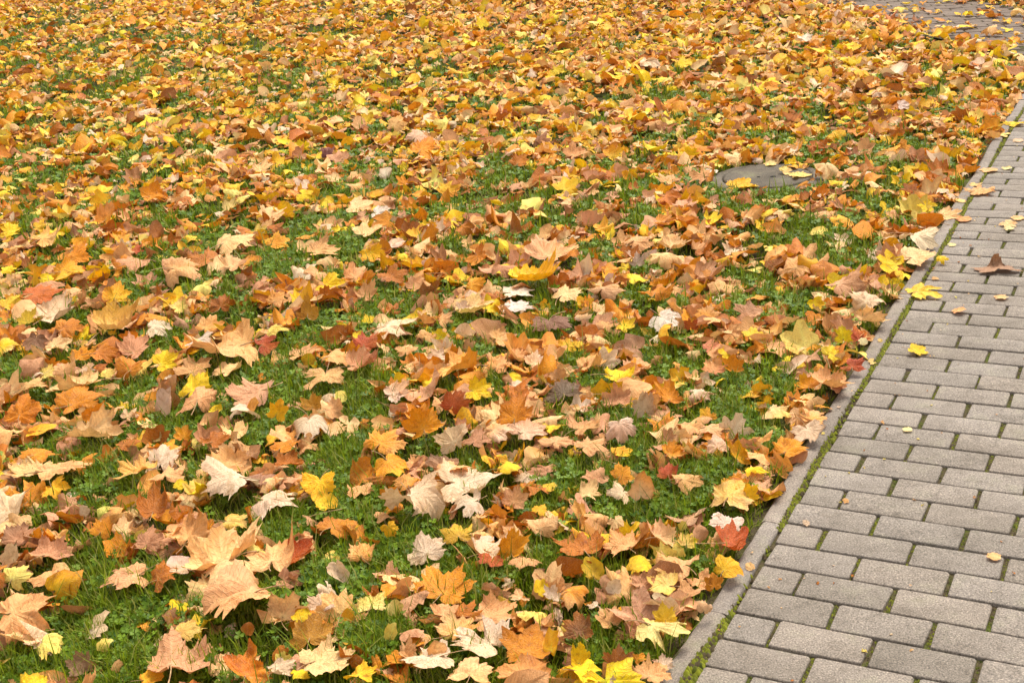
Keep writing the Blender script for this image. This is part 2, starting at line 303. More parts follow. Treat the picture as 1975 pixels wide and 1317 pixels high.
(0.599,3.621,0.026,0.084,0.40,'TS','maple',60,0,'salmon maple leaf in front of the pink-red leaf'),
(0.438,3.446,0.026,0.081,0.38,'BO','maple',80,0,'brown-orange maple leaf right of the lemon wedge leaf'),
(0.994,3.551,0.026,0.083,0.41,'RB','maple',80,0,'red-brown maple leaf in front of the small cream disc'),
(-0.148,2.881,0.026,0.085,0.00,'W','maple',200,0,'whitish maple leaf behind the mustard leaf by the shield'),
(-0.433,4.765,0.026,0.131,0.18,'B','maple',20,0,'brown maple leaf right of the bright yellow mid leaf'),
(-0.632,3.194,0.026,0.087,0.12,'B','maple',70,0,'brown maple leaf in front of the three-lobed white leaf'),
(0.248,2.962,0.026,0.063,0.61,'O','maple',40,0,'orange maple leaf left of the egg-shaped tan leaf'),
(-0.711,4.386,0.026,0.088,0.75,'GD','maple',80,0,'ochre maple leaf in front of the bright yellow mid leaf'),
(0.556,3.021,0.026,0.064,0.62,'YO','maple',70,0,'yellow-orange maple leaf left of the orange kerbside leaf'),
(-1.066,2.456,0.026,0.065,0.13,'C','maple',330,0,'cream maple leaf left of the dull brown leaf on clover'),
(-0.655,4.545,0.026,0.110,0.33,'B','maple',20,0,'brown maple leaf in front of the bright yellow mid leaf'),
(-0.026,4.008,0.026,0.099,0.28,'TP','maple',30,0,'pinkish tan maple leaf in front of the lower white leaf'),
(-1.270,2.832,0.026,0.056,1.12,'W','maple',100,0,'upright whitish maple leaf behind the cream leaf at the left edge'),
(0.386,2.632,0.026,0.050,1.05,'P','oval',80,0,'pinkish brown oval leaf left of the brightest white leaf'),
(0.410,2.915,0.026,0.083,0.03,'T','maple',20,0,'tan maple leaf right of the egg-shaped tan leaf'),
(-1.480,4.238,0.026,0.096,0.42,'O','maple',80,0,'orange maple leaf right of the dark purple-brown leaf'),
(-0.236,6.114,0.026,0.134,0.51,'OY','maple',60,0,'yellow-orange maple leaf in front of the dark orange far leaf'),
(-0.182,3.071,0.026,0.111,-0.17,'T','maple',20,0,'tan maple leaf left of the winged whitish leaf'),
(-0.303,3.032,0.026,0.083,0.06,'OT','maple',90,0,'orange-tan maple leaf behind the big whitish leaf with raised stem'),
(-2.072,5.803,0.026,0.147,0.29,'KO','maple',40,0,'peach-orange maple leaf right of the yellow leaf at left'),
(-0.936,3.986,0.026,0.105,0.17,'K','maple',60,0,'peach maple leaf in front of the wide tan leaf'),
(-1.575,3.979,0.026,0.105,0.19,'T','maple',60,0,'tan maple leaf behind the big orange left leaf'),
(-0.729,2.883,0.026,0.075,0.13,'KG','maple',340,0,'golden peach maple leaf behind the big peach leaf'),
(0.087,2.431,0.026,0.065,0.04,'OK','maple',20,0,'peach-orange maple leaf in front of the olive-yellow round leaf'),
(-0.207,2.246,0.026,0.042,0.98,'T','oval',90,0,'tan oval leaf behind the folded white leaf'),
(-0.814,3.426,0.026,0.080,0.29,'K','maple',80,0,'peach maple leaf in front of the arched brown leaf'),
(0.538,5.005,0.026,0.133,0.18,'T','maple',30,0,'tan maple leaf left of the pale peach leaf'),
(0.655,3.610,0.026,0.068,0.90,'O','maple',80,0,'orange maple leaf right of the pink-red leaf'),
(-0.093,3.359,0.026,0.070,0.51,'K','maple',60,0,'peach maple leaf left of the right tall orange leaf'),
(-1.855,5.109,0.026,0.131,0.22,'P','maple',300,0,'pinkish brown maple leaf in front of the lone round yellow leaf'),
(-0.068,2.828,0.026,0.038,1.08,'O','oval',80,0,'orange oval leaf right of the winged whitish leaf'),
(0.157,2.889,0.026,0.067,0.25,'K','maple',60,0,'peach maple leaf left of the egg-shaped tan leaf'),
(-1.083,5.054,0.026,0.121,0.28,'PK','maple',60,0,'pinkish peach maple leaf right of the rust-brown flat leaf'),
(-1.957,4.905,0.026,0.118,0.29,'YG','maple',60,0,'greenish yellow maple leaf left of the tilted whitish leaf'),
(0.079,3.765,0.026,0.094,0.18,'WT','maple',30,0,'pale buff maple leaf behind the dark hollow leaf'),
(0.798,3.219,0.026,0.082,0.14,'KO','maple',60,0,'peach-orange maple leaf behind the pale leaf touching the kerb'),
(-0.354,3.586,0.026,0.084,0.26,'WT','maple',30,0,'pale buff maple leaf left of the tall orange leaf'),
(0.040,2.442,0.026,0.049,0.61,'W','maple',80,0,'whitish maple leaf left of the olive-yellow round leaf'),
(-0.610,3.578,0.026,0.068,0.77,'GD','maple',80,0,'ochre maple leaf in front of the open peach leaf'),
(0.228,2.867,0.026,0.059,0.51,'W','maple',230,0,'whitish maple leaf left of the egg-shaped tan leaf'),
(0.363,2.964,0.026,0.060,0.53,'RB','maple',80,0,'red-brown maple leaf right of the egg-shaped tan leaf'),
(0.359,2.618,0.026,0.055,0.47,'YK','maple',60,0,'pale yellow maple leaf left of the brick-red leaf'),
(-1.057,4.559,0.026,0.091,0.56,'B','maple',80,0,'brown maple leaf behind the small white left leaf'),
(-0.572,5.404,0.026,0.142,0.17,'K','maple',40,0,'peach maple leaf in front of the white mid-back leaf'),
(-0.839,4.547,0.026,0.091,0.56,'TO','maple',60,0,'tan-orange maple leaf left of the bright yellow mid leaf'),
(0.244,3.734,0.026,0.103,0.06,'TO','maple',10,0,'tan-orange maple leaf left of the lemon wedge leaf'),
(-1.600,4.351,0.026,0.113,0.14,'K','maple',20,0,'peach maple leaf right of the dark purple-brown leaf'),
(0.789,4.045,0.026,0.100,0.18,'PD','maple',60,0,'dusky brown maple leaf behind the pink-red leaf'),
(0.309,2.660,0.026,0.065,0.10,'KP','maple',20,0,'pinkish peach maple leaf right of the small yellow maple leaf'),
(-0.961,5.378,0.026,0.119,0.35,'OG','maple',30,0,'golden orange maple leaf right of the rust-brown flat leaf'),
(0.759,4.380,0.026,0.099,0.29,'T','maple',80,0,'tan maple leaf right of the toothed orange leaf'),
(0.415,6.613,0.026,0.144,0.39,'T','maple',40,0,'tan maple leaf left of the yellow leaf by the cover'),
(-0.334,2.785,0.026,0.047,1.08,'YO','maple',300,0,'yellow-orange maple leaf in front of the big whitish leaf with raised stem'),
(-0.112,4.880,0.026,0.097,0.51,'BO','maple',300,0,'brown-orange maple leaf left of the upper white leaf'),
(-0.343,3.961,0.026,0.081,0.45,'T','maple',80,0,'tan maple leaf in front of the pointed whitish leaf'),
(-1.120,3.415,0.026,0.077,0.24,'B','maple',30,0,'brown maple leaf right of the pale buff leaf'),
(0.676,4.954,0.026,0.140,0.06,'K','maple',60,0,'peach maple leaf behind the pale peach leaf'),
(-1.850,6.008,0.026,0.107,0.76,'OT','maple',70,0,'orange-tan maple leaf left of the orange-brown far leaf'),
(-0.517,4.562,0.026,0.092,0.44,'T','maple',40,0,'tan maple leaf right of the bright yellow mid leaf'),
(-0.280,4.097,0.026,0.083,0.41,'T','maple',60,0,'tan maple leaf right of the pointed whitish leaf'),
(-0.539,3.523,0.026,0.073,0.36,'T','maple',20,0,'tan maple leaf behind the three-lobed white leaf'),
(-0.153,3.807,0.026,0.088,0.19,'O','maple',20,0,'orange maple leaf behind the deep red leaf'),
(0.352,2.342,0.026,0.041,1.00,'WT','maple',80,0,'pale buff maple leaf right of the golden tooth leaf'),
(-0.240,3.857,0.026,0.072,0.54,'W','maple',200,0,'whitish maple leaf right of the pointed whitish leaf'),
(-0.569,3.932,0.026,0.107,0.01,'T','maple',30,0,'tan maple leaf behind the open peach leaf'),
(-1.069,3.663,0.026,0.053,1.15,'W','oval',60,0,'whitish oval leaf left of the mustard curled leaf'),
(-1.542,5.264,0.026,0.147,0.06,'P','maple',190,0,'pinkish brown maple leaf left of the rust-brown flat leaf'),
(-0.194,3.826,0.026,0.055,1.15,'O','maple',80,0,'orange maple leaf right of the pointed whitish leaf'),
(0.398,3.079,0.026,0.065,0.25,'OT','maple',20,0,'orange-tan maple leaf behind the egg-shaped tan leaf'),
(0.515,3.096,0.026,0.066,0.26,'PW','maple',80,0,'pinkish white maple leaf left of the orange kerbside leaf'),
(0.124,6.501,0.026,0.126,0.48,'BO','maple',60,0,'brown-orange maple leaf right of the dark orange far leaf'),
]
EXTRAS = [
(0.229,4.631,0.018,0.104,0.22,'P','maple',60),
(0.378,3.701,0.018,0.086,0.15,'PT','maple',20),
(-0.420,7.298,0.018,0.158,0.33,'PW','maple',40),
(-1.045,5.880,0.018,0.129,0.29,'K','maple',30),
(-0.304,2.436,0.018,0.040,1.02,'CG','oval',80),
(-0.423,3.029,0.018,0.075,0.01,'T','maple',95),
(-0.284,3.138,0.018,0.064,0.30,'T','maple',60),
(0.785,5.892,0.018,0.125,0.31,'T','maple',60),
(0.031,2.847,0.018,0.061,0.17,'OG','maple',60),
(-0.577,4.830,0.018,0.096,0.36,'T','maple',60),
(-0.689,4.053,0.018,0.110,-0.01,'T','maple',10),
(0.323,4.102,0.018,0.083,0.30,'T','maple',60),
(-0.809,4.254,0.018,0.097,0.16,'C','maple',340),
(0.239,2.546,0.018,0.058,0.10,'YO','oval',15),
(0.242,2.181,0.018,0.045,0.18,'WP','maple',90),
(-0.236,4.283,0.018,0.079,0.45,'T','maple',40),
(-0.343,4.674,0.018,0.086,0.48,'TP','maple',60),
(1.076,3.770,0.018,0.071,0.42,'RO','maple',40),
(0.777,3.871,0.018,0.086,0.15,'YG','maple',20),
(1.027,4.091,0.018,0.066,0.82,'YO','maple',300),
(-1.260,4.431,0.018,0.089,0.29,'W','maple',10),
(-1.787,4.386,0.018,0.088,0.30,'YK','maple',20),
(-1.138,3.811,0.018,0.068,0.47,'O','maple',80),
(-0.569,7.791,0.018,0.130,0.65,'OK','maple',60),
(-1.225,4.626,0.018,0.085,0.42,'CK','maple',40),
(0.757,4.578,0.018,0.123,0.00,'P','maple',10),
(0.018,3.870,0.018,0.073,0.36,'T','maple',60),
(0.526,3.213,0.018,0.090,-0.12,'TP','maple',340),
(-0.001,4.763,0.018,0.107,0.15,'P','maple',340),
(0.401,3.537,0.018,0.046,1.15,'O','oval',75),
(-0.967,3.454,0.018,0.057,0.66,'OY','maple',80),
(-0.114,4.601,0.018,0.077,0.58,'OY','maple',30),
(-0.307,2.338,0.018,0.030,1.00,'C','oval',70),
(0.588,2.955,0.018,0.063,0.10,'Y','maple',350),
(-1.210,6.740,0.018,0.130,0.35,'K','maple',20),
(-1.810,4.672,0.018,0.086,0.38,'YG','maple',100),
(-2.323,6.066,0.018,0.108,0.45,'Y','maple',60),
(-0.405,2.428,0.018,0.029,1.02,'GO','oval',80),
(0.090,2.127,0.018,0.050,-0.13,'OT','maple',70),
(-0.645,5.900,0.018,0.130,0.17,'K','maple',20),
(-1.181,3.671,0.018,0.060,0.59,'WK','maple',60),
(0.716,3.896,0.018,0.063,0.60,'T','maple',340),
(0.526,3.317,0.018,0.055,0.54,'OY','maple',80),
(-0.034,2.469,0.018,0.048,0.16,'K','maple',100),
(0.676,5.240,0.018,0.091,0.44,'TO','maple',340),
(-0.263,2.336,0.018,0.056,-0.10,'P','oval',10),
(0.807,3.348,0.018,0.070,0.10,'CK','maple',330),
(0.802,7.655,0.018,0.146,0.33,'T','maple',340),
(-0.519,3.404,0.018,0.065,0.21,'K','maple',20),
(0.183,3.930,0.018,0.074,0.25,'YO','maple',20),
(0.399,3.178,0.018,0.047,0.90,'P','maple',60),
(-0.164,4.405,0.018,0.070,0.55,'W','maple',60),
(-0.506,2.961,0.018,0.061,0.13,'GO','oval',45),
(0.062,2.317,0.018,0.028,0.99,'C','oval',80),
(0.339,4.261,0.018,0.097,0.04,'K','maple',10),
(-0.038,2.384,0.018,0.046,0.09,'K','maple',40),
(0.133,2.124,0.018,0.034,0.55,'W','maple',70),
(-0.624,2.426,0.018,0.029,1.03,'B','oval',90),
(-1.736,5.008,0.018,0.091,0.29,'K','maple',50),
(0.179,2.117,0.018,0.038,0.19,'YO','maple',60),
(-1.061,3.465,0.018,0.057,0.41,'CG','maple',80),
(0.965,3.654,0.018,0.060,0.43,'YC','maple',20),
(-1.275,6.068,0.018,0.094,0.57,'CK','maple',60),
(-0.896,2.362,0.018,0.028,1.03,'T','oval',60),
(-0.945,4.323,0.018,0.047,1.15,'O','oval',80),
(-1.440,4.131,0.018,0.073,0.27,'WT','maple',330),
(0.384,4.074,0.018,0.073,0.25,'YO','maple',320),
(0.628,6.043,0.018,0.078,1.12,'OY','maple',280),
(-0.294,2.251,0.018,0.038,0.28,'O','maple',30),
(0.535,3.457,0.018,0.081,-0.07,'WP','maple',350),
(-1.353,4.069,0.018,0.066,0.40,'CY','maple',60),
(0.251,4.201,0.018,0.067,0.40,'TW','maple',60),
(-0.239,4.085,0.018,0.055,0.81,'Y','maple',80),
(0.506,4.785,0.018,0.068,0.64,'WP','maple',80),
(0.588,3.997,0.018,0.051,1.15,'RB','maple',80),
(0.655,3.722,0.018,0.054,0.56,'Y','maple',30),
(0.464,3.523,0.018,0.082,-0.10,'YK','maple',10),
(0.197,2.199,0.018,0.033,0.43,'O','maple',30),
(-0.698,3.151,0.018,0.039,1.13,'K','maple',270),
(-0.581,4.238,0.018,0.050,1.15,'Y','oval',310),
(-1.440,3.628,0.018,0.091,-0.10,'YO','oval',10),
(-0.488,2.247,0.018,0.044,-0.04,'Y','oval',20),
(0.397,4.706,0.018,0.075,0.31,'O','maple',20),
(0.875,5.192,0.018,0.081,0.34,'Y','maple',0),
(-0.067,2.434,0.018,0.029,1.01,'C','oval',100),
(-1.562,4.115,0.018,0.070,0.20,'C','maple',20),
(1.328,8.823,0.018,0.139,0.36,'Y','maple',20),
(-0.102,2.425,0.018,0.040,0.17,'YO','oval',20),
(0.097,3.283,0.018,0.069,-0.09,'YC','maple',10),
(-1.100,7.371,0.018,0.106,0.46,'YL','maple',20),
(0.011,3.585,0.018,0.065,0.05,'W','maple',0),
(0.265,3.118,0.018,0.058,-0.00,'OY','maple',10),
(0.233,3.924,0.018,0.064,0.19,'OY','maple',20),
(0.475,8.876,0.018,0.119,0.54,'Y','maple',330),
(0.487,4.585,0.018,0.084,0.06,'YC','maple',10),
(0.016,2.484,0.018,0.034,0.50,'Y','oval',60),
(-0.441,5.194,0.018,0.081,0.27,'W','oval',10),
(0.649,4.002,0.018,0.092,-0.10,'P','oval',5),
(-2.294,8.874,0.018,0.147,0.24,'W','maple',0),
(0.413,4.276,0.018,0.061,0.30,'K','maple',20),
(-1.588,5.503,0.018,0.072,0.42,'RO','maple',40),
(-0.495,4.321,0.018,0.058,0.35,'Y','maple',60),
(-0.242,4.877,0.018,0.077,0.15,'C','maple',10),
(0.829,8.506,0.018,0.141,0.18,'Y','maple',10),
(-1.144,3.040,0.018,0.030,1.13,'W','oval',70),
(-0.354,3.711,0.018,0.035,1.15,'Y','oval',70),
(0.361,2.701,0.018,0.022,1.06,'C','oval',100),
(-0.910,3.122,0.018,0.038,0.46,'Y','oval',60),
(-0.532,3.627,0.018,0.044,0.51,'C','oval',330),
(-0.276,4.640,0.018,0.054,0.49,'Y','maple',60),
(0.444,4.903,0.018,0.057,0.51,'Y','maple',300),
(0.299,3.865,0.018,0.056,0.13,'Y','maple',15),
(-2.148,5.474,0.018,0.072,0.29,'Y','maple',10),
(0.448,7.120,0.018,0.091,0.33,'Y','maple',10),
(-2.297,11.563,0.018,0.144,0.42,'Y','maple',20),
(1.099,8.891,0.018,0.154,0.11,'W','maple',10),
(-0.002,3.643,0.018,0.044,0.40,'Y','oval',350),
(0.063,2.960,0.018,0.039,0.17,'YG','oval',0),
(-0.587,6.117,0.018,0.089,0.15,'YO','oval',20),
(-0.915,3.655,0.018,0.042,0.34,'Y','oval',0),
(-0.301,4.366,0.018,0.050,0.32,'K','maple',0),
(1.568,4.450,0.018,0.050,0.35,'Y','maple',330),
(-0.363,4.284,0.018,0.043,0.51,'Y','oval',0),
(-0.518,4.149,0.018,0.042,0.41,'Y','maple',0),
(-1.033,3.041,0.018,0.043,-0.10,'Y','oval',0),
]
GREEN = [(-0.96,2.63,0.132,0.15),(-0.99,2.4,0.167,0.083),(-1.28,3.13,0.076,0.086),(-1.15,3.3,0.058,0.117),(-0.74,2.56,0.059,0.066),(-1.04,3.07,0.041,0.074),(-1.06,2.39,0.055,0.043),(-0.74,2.34,0.065,0.053),(-1.14,2.43,0.045,0.071),(-0.98,2.5,0.081,0.063),(-0.48,3.22,0.113,0.112),(-0.43,2.99,0.093,0.099),(-0.64,2.94,0.079,0.077),(-0.47,2.66,0.073,0.066),(-0.36,2.73,0.099,0.073),(-0.35,2.4,0.069,0.095),(-0.37,2.33,0.043,0.056),(-0.59,2.85,0.064,0.047),(-0.18,2.74,0.037,0.061),(-0.12,2.56,0.035,0.066),(-0.4,2.58,0.047,0.067),(-0.25,2.63,0.06,0.057),(-0.19,2.49,0.069,0.053),(0.08,3.03,0.061,0.101),(0.05,2.64,0.058,0.069),(0.2,2.89,0.065,0.094),(0.39,2.93,0.092,0.109),(0.34,2.86,0.077,0.084),(0.14,2.54,0.035,0.069),(0.22,2.42,0.028,0.04),(0.09,2.68,0.049,0.059),(0.47,3.01,0.08,0.086),(0.01,2.8,0.025,0.051),(0.14,2.35,0.022,0.038),(0.28,2.84,0.051,0.065),(-0.02,2.59,0.024,0.045),(-1.46,5.34,0.132,0.311),(-1.52,5.15,0.064,0.218),(-1.65,4.87,0.061,0.197),(-1.22,4.94,0.062,0.168),(-1.22,4.42,0.093,0.11),(-0.98,3.93,0.067,0.135),(-1.23,3.99,0.068,0.092),(-1.74,4.24,0.072,0.103),(-1.07,3.74,0.064,0.083),(-0.95,3.7,0.064,0.101),(-1.02,3.51,0.091,0.093),(-0.91,4,0.051,0.116),(-1.31,5.6,0.115,0.236),(-2,5.5,0.079,0.147),(-1.99,5.89,0.096,0.139),(-1.08,4.71,0.049,0.248),(-0.97,4.63,0.039,0.24),(-1.24,4.27,0.054,0.078),(-0.8,3.46,0.045,0.109),(-1.36,3.62,0.047,0.059),(-0.9,5.32,0.154,0.293),(-0.9,5.04,0.084,0.175),(-0.67,5.4,0.133,0.198),(-0.48,4.61,0.077,0.179),(-0.67,4.38,0.074,0.109),(-0.77,4.01,0.106,0.14),(-0.77,4.15,0.071,0.099),(-0.47,3.73,0.08,0.165),(-0.43,3.57,0.077,0.095),(-0.76,3.51,0.061,0.111),(-0.69,3.62,0.086,0.117),(-0.47,3.33,0.087,0.075),(-0.48,4.28,0.063,0.105),(-0.19,4.31,0.073,0.132),(-0.13,5.02,0.063,0.125),(-0.02,5.13,0.085,0.18),(-0.22,5.19,0.064,0.147),(-0.34,4.57,0.048,0.088),(-0.39,4.02,0.068,0.094),(-0.1,3.99,0.034,0.116),(-0.07,3.68,0.04,0.06),(-0.25,4.61,0.048,0.119),(-0.57,5.01,0.052,0.104),(-0.69,4.23,0.072,0.092),(-0.36,4.46,0.075,0.084),(0.09,5.32,0.099,0.154),(0.39,5,0.083,0.138),(0.35,4.84,0.081,0.091),(0.55,4.78,0.06,0.076),(0.25,4.53,0.048,0.087),(0.47,4.47,0.056,0.113),(0.06,4.12,0.079,0.098),(0.38,4.01,0.077,0.131),(0.48,3.85,0.083,0.087),(0.19,3.83,0.049,0.108),(0.24,3.65,0.055,0.099),(0.45,3.75,0.04,0.104),(0.49,3.51,0.031,0.074),(0.65,3.56,0.046,0.114),(0.58,3.35,0.088,0.137),(0.77,4.27,0.072,0.156),(0.58,4.32,0.055,0.08),(0.33,3.23,0.057,0.129),(0.13,3.44,0.045,0.054),(0.27,3.45,0.038,0.072),(0.3,4.24,0.036,0.077),(0.56,3.92,0.05,0.09),(0.64,3.18,0.056,0.132),(0.87,4.59,0.058,0.118),(0.56,3.74,0.048,0.104),(1.12,4.92,0.123,0.1),(1.35,4.85,0.101,0.163),(1.22,4.68,0.063,0.122),(1.31,4.56,0.067,0.117),(0.99,4.16,0.044,0.124),(0.93,3.92,0.034,0.067),(0.8,3.64,0.047,0.119),(0.94,3.7,0.032,0.049),(0.87,4.04,0.034,0.071),(0.93,4.34,0.046,0.096),(0.76,3.49,0.046,0.074),(-4.74,16.53,0.19,0.966),(-4.9,14.79,0.342,1.306),(-3.7,13.44,0.156,0.606),(-3.22,13.14,0.305,0.497),(-2.56,12.9,0.1,0.6),(-3.92,12.71,0.296,0.583),(-2.87,10.49,0.164,0.539),(-2.94,11.69,0.114,0.398),(-2.54,10.67,0.084,0.334),(-3.35,9.64,0.228,0.345),(-2.93,9.65,0.152,0.345),(-2.46,8.53,0.101,0.274),(-3.5,10.81,0.127,0.342),(-2.89,8.17,0.097,0.202),(-2.09,8.7,0.138,0.19),(-2.08,7.5,0.15,0.216),(-1.86,7.04,0.085,0.154),(-2.47,7.39,0.118,0.21),(-2.3,6.26,0.064,0.124),(-1.9,6.51,0.066,0.222),(-1.56,6.02,0.123,0.144),(-1.41,6.15,0.1,0.14),(-1.66,7.34,0.044,0.276),(-1.89,7.91,0.095,0.19),(-2.1,10.32,0.121,0.314),(-2.59,8.27,0.131,0.207),(-4.22,11.98,0.186,0.486),(-5.39,17,0.261,0.952),(-2.82,14.67,0.17,0.409),(-2.85,13.09,0.253,0.41),(-1.55,9.8,0.193,0.475),(-1.53,10.25,0.161,0.31),(-0.91,12.92,0.15,0.4),(-0.71,9.37,0.111,0.218),(-0.44,9.13,0.09,0.312),(-1.12,8.88,0.088,0.296),(-0.96,8.28,0.066,0.259),(-1.03,6.79,0.137,0.3),(-0.82,6.34,0.103,0.211),(-0.55,6.5,0.092,0.221),(-0.5,6.08,0.099,0.117),(0,6.41,0.104,0.378),(-0.2,5.93,0.145,0.234),(-0.15,7.19,0.058,0.199),(-0.89,5.8,0.142,0.108),(0.09,10.23,0.08,0.257),(-1.34,8.29,0.099,0.208),(-0.7,5.82,0.071,0.136),(0.04,8.24,0.082,0.171),(-2.01,11.9,0.139,0.342),(-1.35,12.31,0.143,0.292),(-0.42,9.66,0.114,0.231),(0.02,7.32,0.073,0.165),(-1.51,8.97,0.106,0.201),(-0.71,7.78,0.078,0.154),(-1.14,8.28,0.099,0.173),(0.2,8.08,0.071,0.149),(0.59,7.36,0.074,0.167),(0.96,8.23,0.131,0.257),(1.05,7.93,0.126,0.239),(1.27,7.74,0.062,0.152),(1.06,6.95,0.084,0.187),(0.6,6.4,0.065,0.129),(0.16,6.4,0.065,0.107),(0.46,6.03,0.074,0.096),(0.73,5.98,0.146,0.143),(0.88,5.98,0.049,0.19),(0.56,5.76,0.118,0.106),(0.61,5.39,0.089,0.158),(0.19,5.45,0.135,0.112),(1.01,5.42,0.067,0.159),(1.35,6.63,0.067,0.172),(0.48,7.95,0.079,0.128),(0.98,10.23,0.12,0.18),(0.31,10.64,0.104,0.194),(1.29,8.85,0.105,0.157),(0.21,5.97,0.097,0.114),(0.39,5.68,0.07,0.104),(1.12,5.39,0.067,0.118),(1,5.69,0.07,0.104),(0.09,5.87,0.072,0.138),(1.48,6.58,0.053,0.169),(1.63,7.33,0.044,0.11),(1.71,7,0.07,0.152),(1.55,6.19,0.05,0.152),(1.72,6.48,0.073,0.165),(1.74,5.91,0.068,0.139),(1.81,5.78,0.076,0.134),(1.72,5.53,0.068,0.124),(2.02,6.12,0.062,0.119),(2.31,6.23,0.03,0.184),(1.99,5.52,0.036,0.247),(1.47,5.62,0.046,0.102),(1.37,5.75,0.035,0.177),(1.59,5.31,0.07,0.153),(1.6,5.06,0.063,0.106),(1.25,5.1,0.085,0.107),(1.42,5.12,0.053,0.086),(2.69,7.72,0.046,0.106),(2.21,8.46,0.05,0.108),(2.02,6.35,0.064,0.095),(2.54,7.45,0.045,0.085),(1.25,5.69,0.07,0.104),(1.17,5.54,0.114,0.099),(1.84,6.19,0.063,0.101)]

# ------------------------------------------------------------------ layout
GY = 0.494927                      # the path runs 28 degrees right of straight ahead
GC, GS = math.cos(GY), math.sin(GY)
OX, OY = 0.32202, 2.19390          # left edge of the pavers
COVER = (1.25, 5.9, 0.262)


def uv2xy(u, v):
    return OX + GC * u + GS * v, OY - GS * u + GC * v


def xy2uv(x, y):
    dx, dy = x - OX, y - OY
    return GC * dx - GS * dy, GS * dx + GC * dy


def to_px(x, y, z=0.0):
    X, Y, Z = np.asarray(x, float), np.asarray(y, float), np.asarray(z, float) - CAM_H
    zz = X * fwd[0] + Y * fwd[1] + Z * fwd[2]
    zz = np.where(zz < 0.05, 0.05, zz)
    return (987.5 + F_PX * (X * CR[0] + Y * CR[1] + Z * CR[2]) / zz,
            658.5 - F_PX * (X * CU[0] + Y * CU[1] + Z * CU[2]) / zz, zz)


def near_edge(y):
    """x of the lawn-side edge of the side path"""
    return 3.02 - 0.10 * (y - 10.88) + 0.05 * np.sin(y * 3.1)


def far_edge(y):
    return 4.08 - 0.30 * (y - 10.6) + 0.05 * np.sin(y * 2.3)


def ground_z(x, y):
    u, v = xy2uv(x, y)
    k = np.clip((-u - 0.08) / 0.5, 0, 1) * np.clip((np.hypot(x - COVER[0], y - COVER[1]) - 0.3) / 0.4, 0, 1)
    k = k * np.clip((near_edge(y) - x) / 0.6, 0, 1)
    w = 0.014 * np.sin(2.1 * x + 0.7 * y) + 0.010 * np.sin(3.7 * y - 1.3 * x + 1.0) + 0.008 * np.sin(5.3 * x + 4.1 * y)
    return -0.022 + k * w


GA = np.array(GREEN)


def green(x, y):
    x, y = np.asarray(x, float), np.asarray(y, float)
    out = np.zeros(x.shape)
    for gx, gy, rx, ry in GA:
        m = (np.abs(x - gx) < 1.5 * rx) & (np.abs(y - gy) < 1.5 * ry)
        if not m.any():
            continue
        d = ((x[m] - gx) / rx) ** 2 + ((y[m] - gy) / ry) ** 2
        out[m] = np.maximum(out[m], np.clip(1.6 - d, 0, 1))
    return out


def value_noise(x, y, cell, seed):
    gx, gy = x / cell, y / cell
    ix, iy = np.floor(gx).astype(np.int64), np.floor(gy).astype(np.int64)
    fx, fy = gx - ix, gy - iy
    fx, fy = fx * fx * (3 - 2 * fx), fy * fy * (3 - 2 * fy)

    def h(a, b):
        n = (a * 374761393 + b * 668265263 + seed * 974711) & 0x7fffffff
        n = ((n ^ (n >> 13)) * 1274126177) & 0x7fffffff
        return ((n ^ (n >> 16)) & 0xffff) / 65535.0
    return (h(ix, iy) * (1 - fx) + h(ix + 1, iy) * fx) * (1 - fy) + (h(ix, iy + 1) * (1 - fx) + h(ix + 1, iy + 1) * fx) * fy


def bare(x, y):
    """how open the litter is: the large green patches plus small gaps everywhere"""
    g = green(x, y)
    sp = 0.6 * value_noise(x, y, 0.13, 3) + 0.4 * value_noise(x, y, 0.05, 9)
    sp = np.clip((sp - (0.60 - 0.09 * np.clip((-x + 0.3) / 2.0, 0, 1) * np.clip((y - 4) / 3, 0, 1))) / 0.12, 0, 1)
    rag = np.clip(0.55 + 0.9 * value_noise(x, y, 0.07, 5), 0.4, 1.35)   # ragged edges on the big patches
    return np.clip(np.maximum(g * rag, 0.85 * sp), 0, 1)


# ------------------------------------------------------------------ helpers
def srgb(r, g, b, k=1.0):
    c = np.array([r, g, b], float) / 255
    return np.where(c <= 0.04045, c / 12.92, ((c + 0.055) / 1.055) ** 2.4) * k


def tri_mesh(name, verts, tris, cols=None, luv=None, smooth=True):
    me = bpy.data.meshes.new(name)
    verts = np.ascontiguousarray(verts, dtype=np.float32)
    tris = np.ascontiguousarray(tris, dtype=np.int32)
    n, t = len(verts), len(tris)
    me.vertices.add(n)
    me.vertices.foreach_set('co', verts.ravel())
    me.loops.add(t * 3)
    me.loops.foreach_set('vertex_index', tris.ravel())
    me.polygons.add(t)
    me.polygons.foreach_set('loop_start', np.arange(0, t * 3, 3, dtype=np.int32))
    if smooth:
        me.polygons.foreach_set('use_smooth', np.ones(t, dtype=bool))
    me.update(calc_edges=True)
    if cols is not None:
        a = me.color_attributes.new('Col', 'FLOAT_COLOR', 'POINT')
        c4 = np.ones((n, 4), dtype=np.float32)
        c4[:, :3] = cols
        a.data.foreach_set('color', c4.ravel())
    if luv is not None:
        a = me.attributes.new('leaf', 'FLOAT_VECTOR', 'POINT')
        a.data.foreach_set('vector', np.ascontiguousarray(luv, dtype=np.float32).ravel())
    me.validate()
    return me


def add(name, me, mat=None, parent=None, **props):
    o = bpy.data.objects.new(name, me)
    COL.objects.link(o)
    if mat is not None and me is not None and not me.materials:
        me.materials.append(mat)
    if parent is not None:
        o.parent = parent
    for k, v in props.items():
        o[k] = v
    return o


